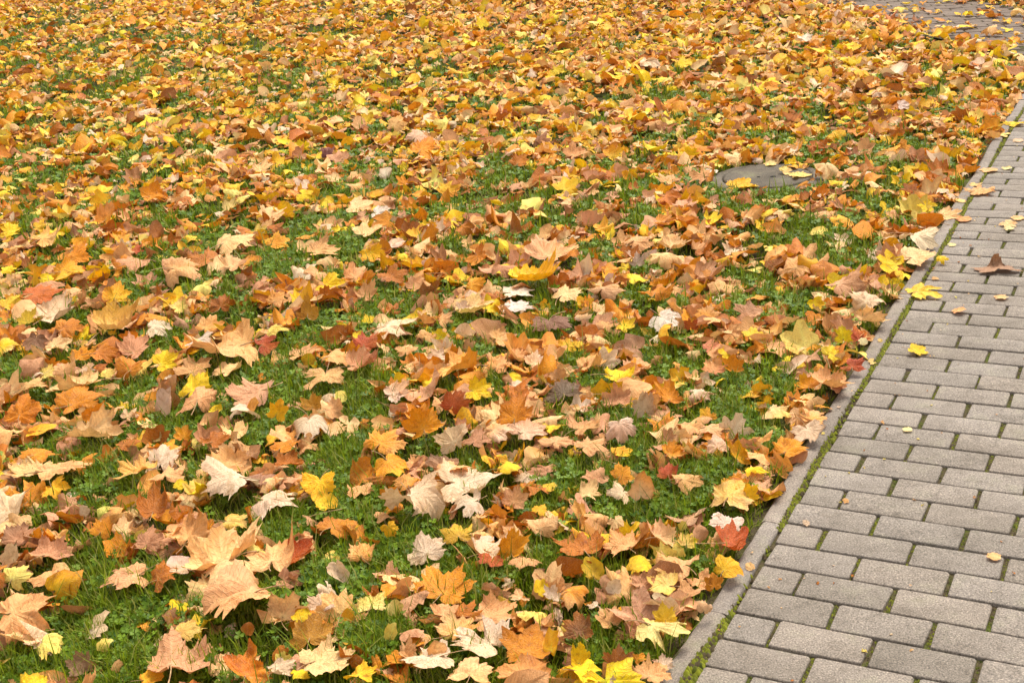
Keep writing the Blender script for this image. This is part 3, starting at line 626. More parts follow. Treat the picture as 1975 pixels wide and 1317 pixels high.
class Nodes:
    def __init__(self, name):
        self.mat = bpy.data.materials.new(name)
        self.mat.use_nodes = True
        self.t = self.mat.node_tree
        self.t.nodes.clear()
        self.out = self.n('ShaderNodeOutputMaterial')

    def n(self, kind, **kw):
        nd = self.t.nodes.new(kind)
        for k, v in kw.items():
            if k in nd.inputs:
                nd.inputs[k].default_value = v
            else:
                setattr(nd, k, v)
        return nd

    def l(self, a, b):
        self.t.links.new(a, b)

    def noise(self, vec, scale, detail=3.0, rough=0.55):
        nd = self.n('ShaderNodeTexNoise')
        nd.inputs['Scale'].default_value = scale
        nd.inputs['Detail'].default_value = detail
        nd.inputs['Roughness'].default_value = rough
        self.l(vec, nd.inputs['Vector'])
        return nd.outputs['Fac']

    def ramp(self, fac, *stops):
        nd = self.n('ShaderNodeValToRGB')
        cr = nd.color_ramp
        while len(cr.elements) < len(stops):
            cr.elements.new(0.5)
        for e, (p, c) in zip(cr.elements, stops):
            e.position = p
            e.color = (*c, 1) if len(c) == 3 else c
        self.l(fac, nd.inputs['Fac'])
        return nd.outputs['Color']

    def mix(self, fac, a, b, mode='MIX'):
        nd = self.n('ShaderNodeMix')
        nd.data_type = 'RGBA'
        nd.blend_type = mode
        for s, v in ((nd.inputs[0], fac), (nd.inputs[6], a), (nd.inputs[7], b)):
            if hasattr(v, 'is_output'):
                self.l(v, s)
            elif isinstance(v, (int, float)):
                s.default_value = v
            else:
                s.default_value = (*v, 1)
        return nd.outputs[2]

    def math(self, op, a, b=0.0):
        nd = self.n('ShaderNodeMath', operation=op)
        for s, v in ((nd.inputs[0], a), (nd.inputs[1], b)):
            if hasattr(v, 'is_output'):
                self.l(v, s)
            else:
                s.default_value = v
        return nd.outputs[0]

    def bump(self, h, strength=0.5, dist=0.002):
        nd = self.n('ShaderNodeBump')
        nd.inputs['Strength'].default_value = strength
        nd.inputs['Distance'].default_value = dist
        self.l(h, nd.inputs['Height'])
        return nd.outputs['Normal']

    def bsdf(self, color, rough=0.8, normal=None, spec=0.3):
        nd = self.n('ShaderNodeBsdfPrincipled')
        if hasattr(color, 'is_output'):
            self.l(color, nd.inputs['Base Color'])
        else:
            nd.inputs['Base Color'].default_value = (*color, 1)
        if hasattr(rough, 'is_output'):
            self.l(rough, nd.inputs['Roughness'])
        else:
            nd.inputs['Roughness'].default_value = rough
        nd.inputs['Specular IOR Level'].default_value = spec
        if normal is not None:
            self.l(normal, nd.inputs['Normal'])
        return nd.outputs['BSDF']

    def done(self, shader):
        self.l(shader, self.out.inputs['Surface'])
        return self.mat

    def world(self):
        return self.n('ShaderNodeNewGeometry').outputs['Position']


# ------------------------------------------------------------------ materials
def mat_leaf():
    N = Nodes('dry_leaf')
    col = N.n('ShaderNodeVertexColor', layer_name='Col').outputs['Color']
    at = N.n('ShaderNodeAttribute', attribute_name='leaf').outputs['Vector']
    n1 = N.noise(at, 3.2, 4, 0.6)
    blot = N.ramp(n1, (0.26, (0.72, 0.60, 0.46)), (0.45, (1, 1, 1)), (0.75, (1.12, 1.12, 1.10)))
    c = N.mix(1.0, col, blot, 'MULTIPLY')
    sz = N.n('ShaderNodeSeparateXYZ')
    N.l(at, sz.inputs[0])
    ch = N.math('SINE', N.math('MULTIPLY', sz.outputs['Z'], 62.0))
    side = N.ramp(ch, (0.72, (0, 0, 0)), (0.97, (1, 1, 1)))
    c = N.mix(N.math('MULTIPLY', side, 0.22), c, N.mix(1.0, c, (0.66, 0.52, 0.40), 'MULTIPLY'))
    n3 = N.noise(at, 1.9, 5, 0.68)
    rot_ = N.ramp(n3, (0.54, (0, 0, 0)), (0.72, (1, 1, 1)))
    c = N.mix(N.math('MULTIPLY', rot_, 0.7), c, N.mix(1.0, c, (0.50, 0.34, 0.20), 'MULTIPLY'))
    n2 = N.noise(at, 22, 3, 0.6)
    spot = N.ramp(n2, (0.26, (0.6, 0.48, 0.38)), (0.36, (1, 1, 1)))
    c = N.mix(0.4, c, spot, 'MULTIPLY')
    vo = N.n('ShaderNodeTexVoronoi', feature='DISTANCE_TO_EDGE')
    vo.inputs['Scale'].default_value = 9
    N.l(at, vo.inputs['Vector'])
    vein = N.ramp(vo.outputs['Distance'], (0.0, (1, 1, 1)), (0.07, (0, 0, 0)))
    c = N.mix(N.math('MULTIPLY', vein, 0.16), c, (0.85, 0.62, 0.38))
    hgt = N.math('ADD', N.math('MULTIPLY', vein, 0.4), N.math('ADD', N.math('MULTIPLY', side, 0.45), N.math('MULTIPLY', n1, 1.4)))
    nor = N.bump(hgt, 0.55, 0.005)
    p = N.bsdf(c, 0.62, nor, 0.28)
    tr = N.n('ShaderNodeBsdfTranslucent')
    N.l(N.mix(1.0, c, (1.0, 0.92, 0.72), 'MULTIPLY'), tr.inputs['Color'])
    N.l(nor, tr.inputs['Normal'])
    mx = N.n('ShaderNodeMixShader')
    mx.inputs[0].default_value = 0.20
    N.l(p, mx.inputs[1])
    N.l(tr.outputs[0], mx.inputs[2])
    return N.done(mx.outputs[0])


def mat_plain_leafy(name, rough=0.6, trans=0.3):
    N = Nodes(name)
    col = N.n('ShaderNodeVertexColor', layer_name='Col').outputs['Color']
    p = N.bsdf(col, rough, None, 0.25)
    tr = N.n('ShaderNodeBsdfTranslucent')
    N.l(col, tr.inputs['Color'])
    mx = N.n('ShaderNodeMixShader')
    mx.inputs[0].default_value = trans
    N.l(p, mx.inputs[1])
    N.l(tr.outputs[0], mx.inputs[2])
    return N.done(mx.outputs[0])


def mat_stem():
    N = Nodes('leaf_stem')
    w = N.world()
    c = N.ramp(N.noise(w, 60, 2), (0.3, (0.30, 0.15, 0.06)), (0.7, (0.52, 0.33, 0.15)))
    return N.done(N.bsdf(c, 0.6))


def mat_concrete(name, dark, mid, light, speck=0.5, moss=0.0):
    N = Nodes(name)
    w = N.world()
    big = N.noise(w, 4.5, 6, 0.68)
    c = N.ramp(big, (0.30, dark), (0.52, mid), (0.75, light))
    med = N.noise(w, 28, 4, 0.65)
    c = N.mix(0.55, c, N.ramp(med, (0.28, (0.58, 0.55, 0.50)), (0.48, (1, 1, 1)), (0.75, (1.2, 1.19, 1.17))), 'MULTIPLY')
    fine = N.noise(w, 240, 4, 0.85)
    c = N.mix(speck, c, N.ramp(fine, (0.34, (0.22, 0.20, 0.18)), (0.47, (0.88, 0.88, 0.88)), (0.55, (1.12, 1.10, 1.08)), (0.66, (2.2, 2.14, 2.06))), 'MULTIPLY')
    rnd = N.n('ShaderNodeObjectInfo').outputs['Random']
    tint = N.ramp(rnd, (0.0, (0.88, 0.87, 0.84)), (0.18, (0.99, 0.96, 0.92)), (0.7, (1.02, 1.02, 1.02)), (1.0, (1.09, 1.05, 1.0)))
    c = N.mix(1.0, c, tint, 'MULTIPLY')
    if moss > 0:
        mz = N.noise(w, 9, 5, 0.7)
        mf = N.ramp(mz, (0.54, (0, 0, 0)), (0.72, (moss, moss, moss)))
        c = N.mix(mf, c, (0.17, 0.17, 0.07))
    h = N.math('ADD', N.math('MULTIPLY', fine, 0.6), med)
    return N.done(N.bsdf(c, 0.86, N.bump(h, 0.5, 0.0022), 0.25))


def mat_joint():
    N = Nodes('joint_fill')
    w = N.world()
    a = N.noise(w, 14, 4, 0.65)
    b = N.noise(w, 160, 3, 0.7)
    c = N.ramp(a, (0.30, (0.070, 0.050, 0.034)), (0.48, (0.085, 0.066, 0.032)), (0.60, (0.075, 0.085, 0.018)), (0.78, (0.10, 0.13, 0.02)))
    c = N.mix(0.8, c, N.ramp(b, (0.3, (0.35, 0.35, 0.35)), (0.7, (1.4, 1.4, 1.4))), 'MULTIPLY')
    return N.done(N.bsdf(c, 0.95, N.bump(b, 0.9, 0.004), 0.1))


def mat_soil():
    N = Nodes('lawn_soil')
    w = N.world()
    a = N.noise(w, 5, 4, 0.6)
    b = N.noise(w, 90, 4, 0.7)
    c = N.ramp(a, (0.3, (0.055, 0.036, 0.016)), (0.5, (0.055, 0.060, 0.016)), (0.7, (0.05, 0.085, 0.016)))
    c = N.mix(0.85, c, N.ramp(b, (0.3, (0.3, 0.3, 0.3)), (0.7, (1.5, 1.4, 1.3))), 'MULTIPLY')
    return N.done(N.bsdf(c, 0.95, N.bump(b, 1.0, 0.01), 0.1))


M_LEAF = mat_leaf()
M_STEM = mat_stem()
M_GRASS = mat_plain_leafy('grass_blade', 0.5, 0.35)
M_MOSS = mat_plain_leafy('moss', 0.9, 0.15)
M_PAVER = mat_concrete('paver_concrete', (0.150, 0.126, 0.101), (0.210, 0.178, 0.150), (0.266, 0.230, 0.199), 0.95, 0.25)
M_KERB = mat_concrete('kerb_concrete', (0.165, 0.136, 0.112), (0.215, 0.180, 0.152), (0.27, 0.232, 0.20), 0.8, 0.35)
M_COVER = mat_concrete('cover_concrete', (0.072, 0.058, 0.040), (0.112, 0.092, 0.068), (0.165, 0.136, 0.104), 0.9, 0.5)
M_ROAD = mat_concrete('side_paver', (0.11, 0.078, 0.058), (0.150, 0.110, 0.084), (0.19, 0.145, 0.112), 0.6, 0.0)
M_JOINT = mat_joint()
M_SOIL = mat_soil()
N_ = Nodes('dark_hole')
M_HOLE = N_.done(N_.bsdf((0.02, 0.018, 0.015), 0.9))

# ------------------------------------------------------------------ ground
def axis(lo, hi, step, far):
    a = np.arange(lo, hi + 1e-6, step)
    left, right = [lo], [hi]
    s = step
    while left[-1] > -far:
        s *= 1.5
        left.append(left[-1] - s)
    s = step
    while right[-1] < far:
        s *= 1.5
        right.append(right[-1] + s)
    return np.concatenate([left[:0:-1], a, right[1:]])


xs, ys = axis(-8, 6, 0.12, 400), axis(1, 21, 0.12, 400)
XX, YY = np.meshgrid(xs, ys)
ZZ = ground_z(XX, YY)
V = np.stack([XX, YY, ZZ], -1).reshape(-1, 3)
nx, ny = len(xs), len(ys)
ii = (np.arange(ny - 1)[:, None] * nx + np.arange(nx - 1)[None]).ravel()
T = np.concatenate([np.stack([ii, ii + 1, ii + nx + 1], 1), np.stack([ii, ii + nx + 1, ii + nx], 1)])
add('ground', tri_mesh('ground', V, T), M_SOIL, kind='structure')

# ------------------------------------------------------------------ paved path
PW, PL = 0.100, 0.200
BL, BW = 0.1905, 0.0948
U_MAX = 1.6
V_MIN, V_MAX = -9, 66


def octo_block(L, W, H, ch, rng, top=0.0, jit=0.0008):
    c = 0.0042
    base = np.array([[c, 0], [L - c, 0], [L, c], [L, W - c], [L - c, W], [c, W], [0, W - c], [0, c]], float)
    base += rng.uniform(-jit, jit, base.shape)
    if rng.random() < 0.8:          # a knocked corner
        k = rng.integers(0, 4) * 2
        ctr = np.array([L / 2, W / 2])
        for q in (k + 1, (k + 2) % 8):
            d = ctr - base[q]
            base[q] += d / np.hypot(*d) * rng.uniform(0.001, 0.004)
    base -= np.array([L / 2, W / 2])
    inner = base * np.array([1 - 2 * ch / L, 1 - 2 * ch / W])
    mid = base * np.array([1 - 0.7 * ch / L, 1 - 0.7 * ch / W])
    V = np.concatenate([np.c_[base, np.full(8, -H)], np.c_[base, np.full(8, top - ch)],
                        np.c_[mid, np.full(8, top - 0.28 * ch)], np.c_[inner, top + rng.uniform(-.0004, .0004, 8)]])
    F = []
    for r in range(3):
        for k in range(8):
            a, b = r * 8 + k, r * 8 + (k + 1) % 8
            F += [(a, b, b + 8), (a, b + 8, a + 8)]
    for k in range(1, 7):
        F.append((24, 24 + k, 24 + k + 1))
    return V, np.array(F)


rb = np.random.default_rng(3)
full_v = [octo_block(BL, BW, 0.06, 0.0030, rb) for _ in range(8)]
half_v = [octo_block(BL - 0.1, BW, 0.06, 0.0030, rb) for _ in range(6)]
full_m = [tri_mesh('paving_brick', *q, smooth=False) for q in full_v]
half_m = [tri_mesh('half_brick', *q, smooth=False) for q in half_v]

bx, by = [], []
bv = np.array([uv2xy(u, v) for u, v in ((-0.03, V_MIN * PW), (U_MAX + 0.02, V_MIN * PW), (U_MAX + 0.02, V_MAX * PW), (-0.03, V_MAX * PW))])
bed = tri_mesh('paved_path', np.c_[bv, np.full(4, -0.0075)], np.array([[0, 1, 2], [0, 2, 3]]), smooth=False)
path = add('paved_path', bed, M_JOINT, kind='structure')
rest_V, rest_T, off = [], [], 0
joints = []                                     # (u, v0, v1) of the head joints, for the moss
for r in range(V_MIN, V_MAX):
    odd = (r % 2) != 0
    cells = []
    if odd:
        cells.append((0.0, 0.1, True))
        u = 0.1
    else:
        u = 0.0
    while u < U_MAX - 0.01:
        wd = min(0.2, U_MAX - u)
        cells.append((u, wd, wd < 0.15))
        u += wd
    for u0, wd, half in cells:
        joints.append((u0 + wd, r * PW))
        uc = u0 + wd / 2 + rb.normal(0, 0.0012)
        vc = (r + 0.5) * PW + rb.normal(0, 0.0011)
        x, y = uv2xy(uc, vc)
        z = rb.normal(0, 0.0009)
        rz = -GY + rb.normal(0, 0.0045)
        tx, ty = rb.normal(0, 0.006), rb.normal(0, 0.004)
        px, py, zz = to_px(*np.array([uv2xy(u0, r * PW), uv2xy(u0 + wd, r * PW), uv2xy(u0, (r + 1) * PW), uv2xy(u0 + wd, (r + 1) * PW)]).T)
        vis = px.max() > -40 and px.min() < 2010 and py.max() > -20 and py.min() < 1345
        k = int(rb.integers(0, 6 if half else 8))
        if vis:
            o = add('paving_brick', (half_m if half else full_m)[k], M_PAVER, path)
            o.location = (x, y, z)
            o.rotation_euler = (tx, ty, rz)
        else:
            v, t = (half_v if half else full_v)[k]
            c, s = math.cos(rz), math.sin(rz)
            rest_V.append(np.c_[x + c * v[:, 0] - s * v[:, 1], y + s * v[:, 0] + c * v[:, 1], z + v[:, 2]])
            rest_T.append(t + off)
            off += len(v)
add('paving_brick_spread', tri_mesh('paving_brick_spread', np.concatenate(rest_V), np.concatenate(rest_T), smooth=False), M_PAVER, path, kind='stuff')

# kerb: 40 cm edging stones set a little out of line
kv = np.array([uv2xy(u, v) for u, v in ((-0.10, V_MIN * PW), (-0.005, V_MIN * PW), (-0.005, V_MAX * PW), (-0.10, V_MAX * PW))])
kerb = add('kerb', tri_mesh('kerb', np.c_[kv, np.full(4, -0.0115)], np.array([[0, 1, 2], [0, 2, 3]]), smooth=False), M_JOINT, kind='structure')
GAPS = {-1: (0.018, 0.028), 0: (0.029, 0.0065), 1: (0.005, 0.004), 2: (0.007, 0.013), 3: (0.012, 0.010), 4: (0.008, 0.006), 5: (0.008, 0.011), 6: (0.010, 0.006), 7: (0.007, 0.011)}
kerb_gap = []


def kerb_stone(L, W, H, rng):
    """long edging stone, rounded along the top, local y along the stone"""
    prof = [(-W / 2, -H), (-W / 2, -0.009), (-W / 2 + 0.003, -0.003), (-W / 2 + 0.010, 0.0), (W / 2 - 0.010, 0.0), (W / 2 - 0.003, -0.003), (W / 2, -0.009), (W / 2, -H)]
    ns = 9
    V, F = [], []
    for i in range(ns + 1):
        yy = -L / 2 + L * i / ns
        e = 0.0006 if i in (0, ns) else 0.0
        for a, b in prof:
            s = 1 if a > 0 else -1
            wob = rng.uniform(-0.0016, 0.0016) if b > -0.02 else 0
            V.append((a + wob - s * e, yy, b - e + (rng.uniform(-0.0008, 0.0008) if b > -0.005 else 0)))
    n = len(prof)
    for i in range(ns):
        for k in range(n - 1):
            a = i * n + k
            F += [(a, a + 1, a + n + 1), (a, a + n + 1, a + n)]
    for base in (0, ns * n):
        for k in range(1, n - 1):
            F.append((base, base + k, base + k + 1))
    return np.array(V), np.array(F)


SL = 0.404
for i in range(-2, 17):
    v0, v1 = 0.18 + SL * (i - 1), 0.18 + SL * i
    g0, g1 = GAPS.get(i, (0.010 + 0.006 * math.sin(i * 2.3), 0.010 + 0.006 * math.cos(i * 1.7)))
    kerb_gap.append((v0, v1, g0, g1))
    W = 0.047
    um = -(g0 + g1) / 2 - W / 2
    x, y = uv2xy(um, (v0 + v1) / 2)
    o = add('kerb_stone', tri_mesh('kerb_stone', *kerb_stone(SL - 0.0008, W, 0.12, rb)), M_KERB, kerb)
    o.location = (x, y, 0.004 + rb.normal(0, 0.0009))
    o.rotation_euler = (rb.normal(0, 0.0015), rb.normal(0, 0.010), -GY + math.atan2(g1 - g0, SL))

# ------------------------------------------------------------------ side path at the back right
yy = np.linspace(6.4, 24, 60)
sv = np.concatenate([np.c_[near_edge(yy) , yy, np.full(60, -0.010)], np.c_[np.maximum(far_edge(yy), near_edge(yy) + 0.7), yy, np.full(60, -0.012)]])
st = np.concatenate([[(k, k + 60, k + 61), (k, k + 61, k + 1)] for k in range(59)])
side = add('side_path', tri_mesh('side_path', sv, st), M_JOINT, kind='structure')
RV, RT, off = [], [], 0
ra = math.radians(9)
ca, sa = math.cos(ra), math.sin(ra)
for j in range(-30, 200):
    for i in range(-30, 50):
        a, b = i * 0.2 + (0.1 if j % 2 else 0), j * 0.1
        x, y = 3.3 + ca * a + sa * b, 8.0 - sa * a + ca * b
        if y < 6.4 or y > 20 or x < near_edge(y) + 0.02 or x > max(far_edge(y), near_edge(y) + 0.7):
            continue
        if xy2uv(x, y)[0] > -0.22 and y < 8.6:
            continue
        v, t = full_v[int(rb.integers(0, 8))]
        rz = -ra + rb.normal(0, 0.01)
        c, s = math.cos(rz), math.sin(rz)
        RV.append(np.c_[x + c * v[:, 0] - s * v[:, 1], y + s * v[:, 0] + c * v[:, 1], -0.006 + rb.normal(0, 0.0015) + v[:, 2]])
        RT.append(t + off)
        off += len(v)
add('cobble_spread', tri_mesh('cobble_spread', np.concatenate(RV), np.concatenate(RT), smooth=False), M_ROAD, side, kind='stuff')

# ------------------------------------------------------------------ round concrete cover in the lawn
cov = add('round_cover', None, label='round grey concrete cover set flush in the lawn left of the path', category='manhole cover')
cov.location = (COVER[0], COVER[1], 0)


def lathe(profile, n=48, rng=None, jit=0.0):
    V, F = [], []
    for k in range(n):
        a = 2 * math.pi * k / n
        for r, z in profile:
            rr = r + (rng.uniform(-jit, jit) if rng is not None and r > 0.05 else 0)
            V.append((rr * math.cos(a), rr * math.sin(a), z))
    m = len(profile)
    for k in range(n):
        for i in range(m - 1):
            a, b = k * m + i, ((k + 1) % n) * m + i
            F += [(a, b, b + 1), (a, b + 1, a + 1)]
    return np.array(V), np.array(F)


CZ = -0.004
add('rim', tri_mesh('rim', *lathe([(0.205, -0.05), (0.207, CZ - 0.006), (0.212, CZ - 0.002), (0.252, CZ - 0.003), (0.260, CZ - 0.008), (0.264, -0.06)], 48, rb, 0.0015)), M_COVER, cov)
add('lid', tri_mesh('lid', *lathe([(0.0005, CZ + 0.006), (0.06, CZ + 0.0055), (0.13, CZ + 0.005), (0.19, CZ + 0.004), (0.200, CZ + 0.001), (0.2025, CZ - 0.006), (0.2025, -0.05)], 48, rb, 0.001)), M_COVER, cov)
for hx, hy, sc in ((0.02, -0.035, 0.6), (-0.045, -0.02, 0.35)):
    h = add('lifting_hole', tri_mesh('lifting_hole', *lathe([(0.0005, 0.0), (0.016 * sc, 0.0003), (0.020 * sc, 0.002), (0.024 * sc, 0.0002)], 16)), M_HOLE, cov)
    h.location = (hx, hy, CZ + 0.0064)
    h.scale = (1, 0.7, 1)

# ------------------------------------------------------------------ leaf shapes
MAPLE = [(0, 1.0), (3, 0.95), (8, 0.87), (13, 0.84), (16, 0.86), (18, 0.77), (23, 0.70), (28, 0.65), (33, 0.70), (36, 0.79), (39, 0.79), (42, 0.83),
         (45.5, 0.90), (48, 0.95), (50.5, 0.89), (55, 0.81), (60, 0.79), (63, 0.81), (66, 0.72), (72, 0.63), (79, 0.58), (86, 0.60), (90, 0.65), (97, 0.63),
         (102.5, 0.68), (105, 0.71), (107.5, 0.67), (114, 0.59), (121, 0.58), (126, 0.51), (138, 0.43), (152, 0.35), (168, 0.19)]
MAPLE_MID = [(0, 1.0), (8, 0.86), (15, 0.86), (19, 0.75), (28, 0.65), (35, 0.77), (42, 0.82), (48, 0.95), (55, 0.81), (63, 0.80), (68, 0.68), (79, 0.58),
             (89, 0.64), (105, 0.71), (114, 0.59), (121, 0.57), (128, 0.48), (152, 0.35)]
MAPLE_LOW = [(0, 1.0), (14, 0.86), (27, 0.65), (37, 0.78), (48, 0.94), (62, 0.79), (79, 0.59), (105, 0.70), (122, 0.55), (150, 0.35)]
OVAL = [(a, 1.0 / (1 + 0.0)) for a in (0,)]


def oval_pts(n):
    out = []
    for k in range(n):
        a = 180.0 * k / n
        t = math.radians(a)
        # pointed egg seen from its stalk end
        r = 0.98 * math.cos(t * 0.5) ** 1.15 * (0.66 + 0.34 * abs(math.cos(t))) + 0.06
        out.append((a, r))
    return out


def shield_pts():
    return [(a, r + (0.30 * max(0, 0.86 - r) if a < 95 else 0)) for a, r in MAPLE]


SHAPES = {'maple': MAPLE, 'mid': MAPLE_MID, 'low': MAPLE_LOW, 'oval': oval_pts(16), 'ovalmid': oval_pts(9), 'shield': shield_pts()}
VEINS = (0, 48, 105)


def flat_leaf(kind, rings, rng, jit=0.06, tear=0.32):
    half = SHAPES[kind]
    right = [(a, r) for a, r in half]
    left = [(-a, r) for a, r in half[1:]][::-1]
    pts = left + right                              # -168 .. 168
    A = np.radians([a for a, _ in pts])
    R = np.array([r for _, r in pts]) * (1 + rng.normal(0, jit, len(pts)))
    A = A * rng.uniform(0.94, 1.03)
    lop = rng.normal(0, 0.07)
    R = R * (1 + lop * np.sin(A))
    for _ in range(2):                              # torn or shrunken lobes
        if rng.random() < tear:
            a0, wd, dp = rng.uniform(-2.2, 2.2), rng.uniform(0.18, 0.55), rng.uniform(0.2, 0.55)
            R = R * (1 - dp * np.exp(-((A - a0) / wd) ** 4))
    isv = np.array([min(abs(abs(a) - v) for v in VEINS) < 0.6 for a, _ in pts]) if 'oval' not in kind else np.array([abs(a) < 0.6 for a, _ in pts])
    n = len(pts)
    V, vein, edge = [(0, 0)], [1.0], [0.0]
    for f in rings:
        rr = R * f if f > 0.99 else (R * 0.72 + R.mean() * 0.28) * f if f < 0.45 else (R * 0.88 + R.mean() * 0.12 * np.minimum(1, R / R.mean())) * f
        V += list(np.c_[rr * np.sin(A), rr * np.cos(A)])
        vein += list(isv * (1.0 - 0.6 * f))
        edge += [f] * n
    T = []
    for k in range(n - 1):
        T.append((0, 1 + k + 1, 1 + k))
    for j in range(len(rings) - 1):
        for k in range(n - 1):
            a = 1 + j * n + k
            T += [(a, a + 1, a + n + 1), (a, a + n + 1, a + n)]
    return np.array(V), np.array(T), np.array(vein), np.array(edge)


def bend(P, ang, k):
    if abs(k) < 1e-4:
        return P
    c, s = math.cos(ang), math.sin(ang)
    a = P[:, 0] * c + P[:, 1] * s
    b = -P[:, 0] * s + P[:, 1] * c
    z = P[:, 2]
    a2 = np.sin(k * a) * (1 / k - z)
    z2 = 1 / k - np.cos(k * a) * (1 / k - z)
    return np.c_[a2 * c - b * s, a2 * s + b * c, z2]


def shape_leaf(kind, rings, rng, curl=1.0):
    xy, T, vein, edge = flat_leaf(kind, rings, rng)
    x, y = xy[:, 0], xy[:, 1]
    r = np.hypot(x, y)
    z = vein * 0.022 * rng.choice([-1, 1])
    for _ in range(4):
        kx, ky = rng.normal(0, 6, 2)
        z = z + rng.uniform(0.012, 0.042) * np.sin(kx * x + ky * y + rng.uniform(0, 6.3)) * np.minimum(1, r * 1.6)
    z = z + rng.normal(0.05, 0.16) * curl * r ** 2 * 0.8          # saucer or dome
    z = z + rng.normal(0.06, 0.16) * curl * np.abs(x)              # fold along the midrib
    z = z + rng.normal(0, 0.05) * edge ** 3 * curl
    lob = np.cos(np.arctan2(x, y) * 360 / 50.0)                    # between the lobes the blade sags
    z = z - 0.05 * lob * r * rng.uniform(-0.3, 1.0)
    P = np.c_[x, y - 0.25, z]
    P = bend(P, rng.uniform(0, math.pi), float(np.clip(rng.normal(0, 0.8) * curl, -1.5, 1.7)))
    if rng.random() < 0.65 * min(1, curl):
        P = bend(P, rng.uniform(0, math.pi), float(np.clip(rng.normal(0, 1.4) * curl, -1.6, 2.4)))
    if rng.random() < 0.75 * min(1, curl):                         # one side flipped or rolled over
        a = rng.uniform(0, 6.3)
        q = np.clip(P[:, 0] * math.cos(a) + P[:, 1] * math.sin(a) - rng.uniform(0.12, 0.4), 0, 1)
        k = rng.uniform(0.9, 2.6) * min(1.0, curl) * rng.choice([1, 1, -0.6])
        P[:, 2] += k * q ** 2 * 0.55
        P[:, 0] -= math.cos(a) * q ** 2 * abs(k) * 0.22
        P[:, 1] -= math.sin(a) * q ** 2 * abs(k) * 0.22
    P[:, 2] += rng.normal(0, 0.014, len(P)) * (edge > 0.3)
    # colour pattern over the blade
    a1 = rng.uniform(0, 6.3)
    m = 0.5 + 0.5 * np.sin(2.3 * (x * math.cos(a1) + y * math.sin(a1)) + rng.uniform(0, 6.3))
    m = np.clip(0.65 * m + 0.5 * (edge - 0.5) * rng.uniform(-0.6, 1.0) + rng.normal(0, 0.05, len(P)), 0, 1)
    th = np.degrees(np.arctan2(x, y))                             # side veins leave each main vein at a slant
    ax = np.array([0, 48, -48, 105, -105])
    near = ax[np.argmin(np.abs(th[:, None] - ax[None]), 1)] if 'oval' not in kind else np.zeros(len(x))
    dth = np.radians(th - near)
    return P, T, vein, edge, m, np.c_[x, y, r * np.cos(dth) - 0.9 * np.abs(r * np.sin(dth))]


K = 0.93
PAL = {'W': (230, 198, 166), 'K': (252, 202, 138), 'T': (240, 176, 106), 'P': (224, 160, 114), 'O': (238, 152, 12), 'B': (198, 112, 10), 'D': (132, 92, 64),
       'Y': (252, 210, 10), 'G': (250, 190, 14), 'C': (250, 222, 112), 'R': (188, 74, 28), 'S': (234, 128, 92), 'V': (138, 80, 96), 'L': (253, 222, 22), 'X': (182, 122, 70), 'Z': (148, 84, 10)}
SPECIAL = {'WW': ((242, 218, 196), (232, 198, 168)), 'D2': ((164, 122, 88), (140, 104, 74)), 'DD': ((112, 88, 62), (138, 102, 70)), 'CC': ((250, 232, 168), (244, 220, 150)),
           'YL': ((253, 222, 24), (250, 202, 16)), 'YP': ((250, 208, 62), (242, 186, 48)), 'PX': ((178, 130, 98), (142, 104, 80)), 'YD': ((226, 184, 34), (196, 140, 24)),
           'GD': ((206, 146, 34), (170, 104, 22)), 'CG': ((240, 212, 128), (228, 190, 96)), 'YG': ((240, 196, 40), (222, 170, 34))}
SECOND = {'W': 'K', 'K': 'T', 'T': 'P', 'P': 'X', 'O': 'B', 'B': 'Z', 'D': 'X', 'Y': 'G', 'G': 'O', 'C': 'G', 'R': 'B', 'X': 'D', 'S': 'T', 'V': 'X'}


def colours(code, rng):
    if code in SPECIAL:
        a, b = SPECIAL[code]
    else:
        a = PAL[code[0]]
        b = PAL[code[1]] if len(code) > 1 else PAL[SECOND[code[0]]]
    j = 1 + rng.normal(0, 0.05)
    c1, c2 = srgb(*a, K * j), srgb(*b, K * j)
    if len(code) == 1:
        c2 = 0.55 * c2 + 0.45 * c1
    return c1 * (1 + rng.normal(0, 0.03, 3)), c2 * (1 + rng.normal(0, 0.03, 3))


BROWN = srgb(120, 66, 24, K)


def paint(c1, c2, m, vein, edge, rng_edge):
    c = c1[None] * (1 - m[:, None]) + c2[None] * m[:, None]
    e = (edge > 0.95) * rng_edge
    c = c * (1 - e[:, None]) + BROWN[None] * e[:, None]
    lite = np.clip(c * 1.25 + 0.03, 0, 0.9)
    return c * (1 - 0.7 * vein[:, None]) + lite * 0.7 * vein[:, None]


def rot(yaw, tilt_x, tilt_y=0.0):
    cy, sy = math.cos(yaw), math.sin(yaw)
    Rz = np.array([[cy, -sy, 0], [sy, cy, 0], [0, 0, 1]])
    cx, sx = math.cos(tilt_x), math.sin(tilt_x)
    Rx = np.array([[1, 0, 0], [0, cx, -sx], [0, sx, cx]])
    cb, sb = math.cos(tilt_y), math.sin(tilt_y)
    Ry = np.array([[cb, 0, sb], [0, 1, 0], [-sb, 0, cb]])
    return Ry @ Rx @ Rz


def tube(P, R, sides=4):
    V, T = [], []
    P = np.asarray(P)
    for i, p in enumerate(P):
        d = P[min(i + 1, len(P) - 1)] - P[max(i - 1, 0)]
        d = d / (np.linalg.norm(d) + 1e-9)
        a = np.cross(d, [0.31, 0.2, 0.93])
        a /= np.linalg.norm(a) + 1e-9
        b = np.cross(d, a)
        for k in range(sides):
            t = 2 * math.pi * k / sides
            V.append(p + R[i] * (a * math.cos(t) + b * math.sin(t)))
    for i in range(len(P) - 1):
        for k in range(sides):
            a, b = i * sides + k, i * sides + (k + 1) % sides
            T += [(a, b, b + sides), (a, b + sides, a + sides)]
    return np.array(V), np.array(T)


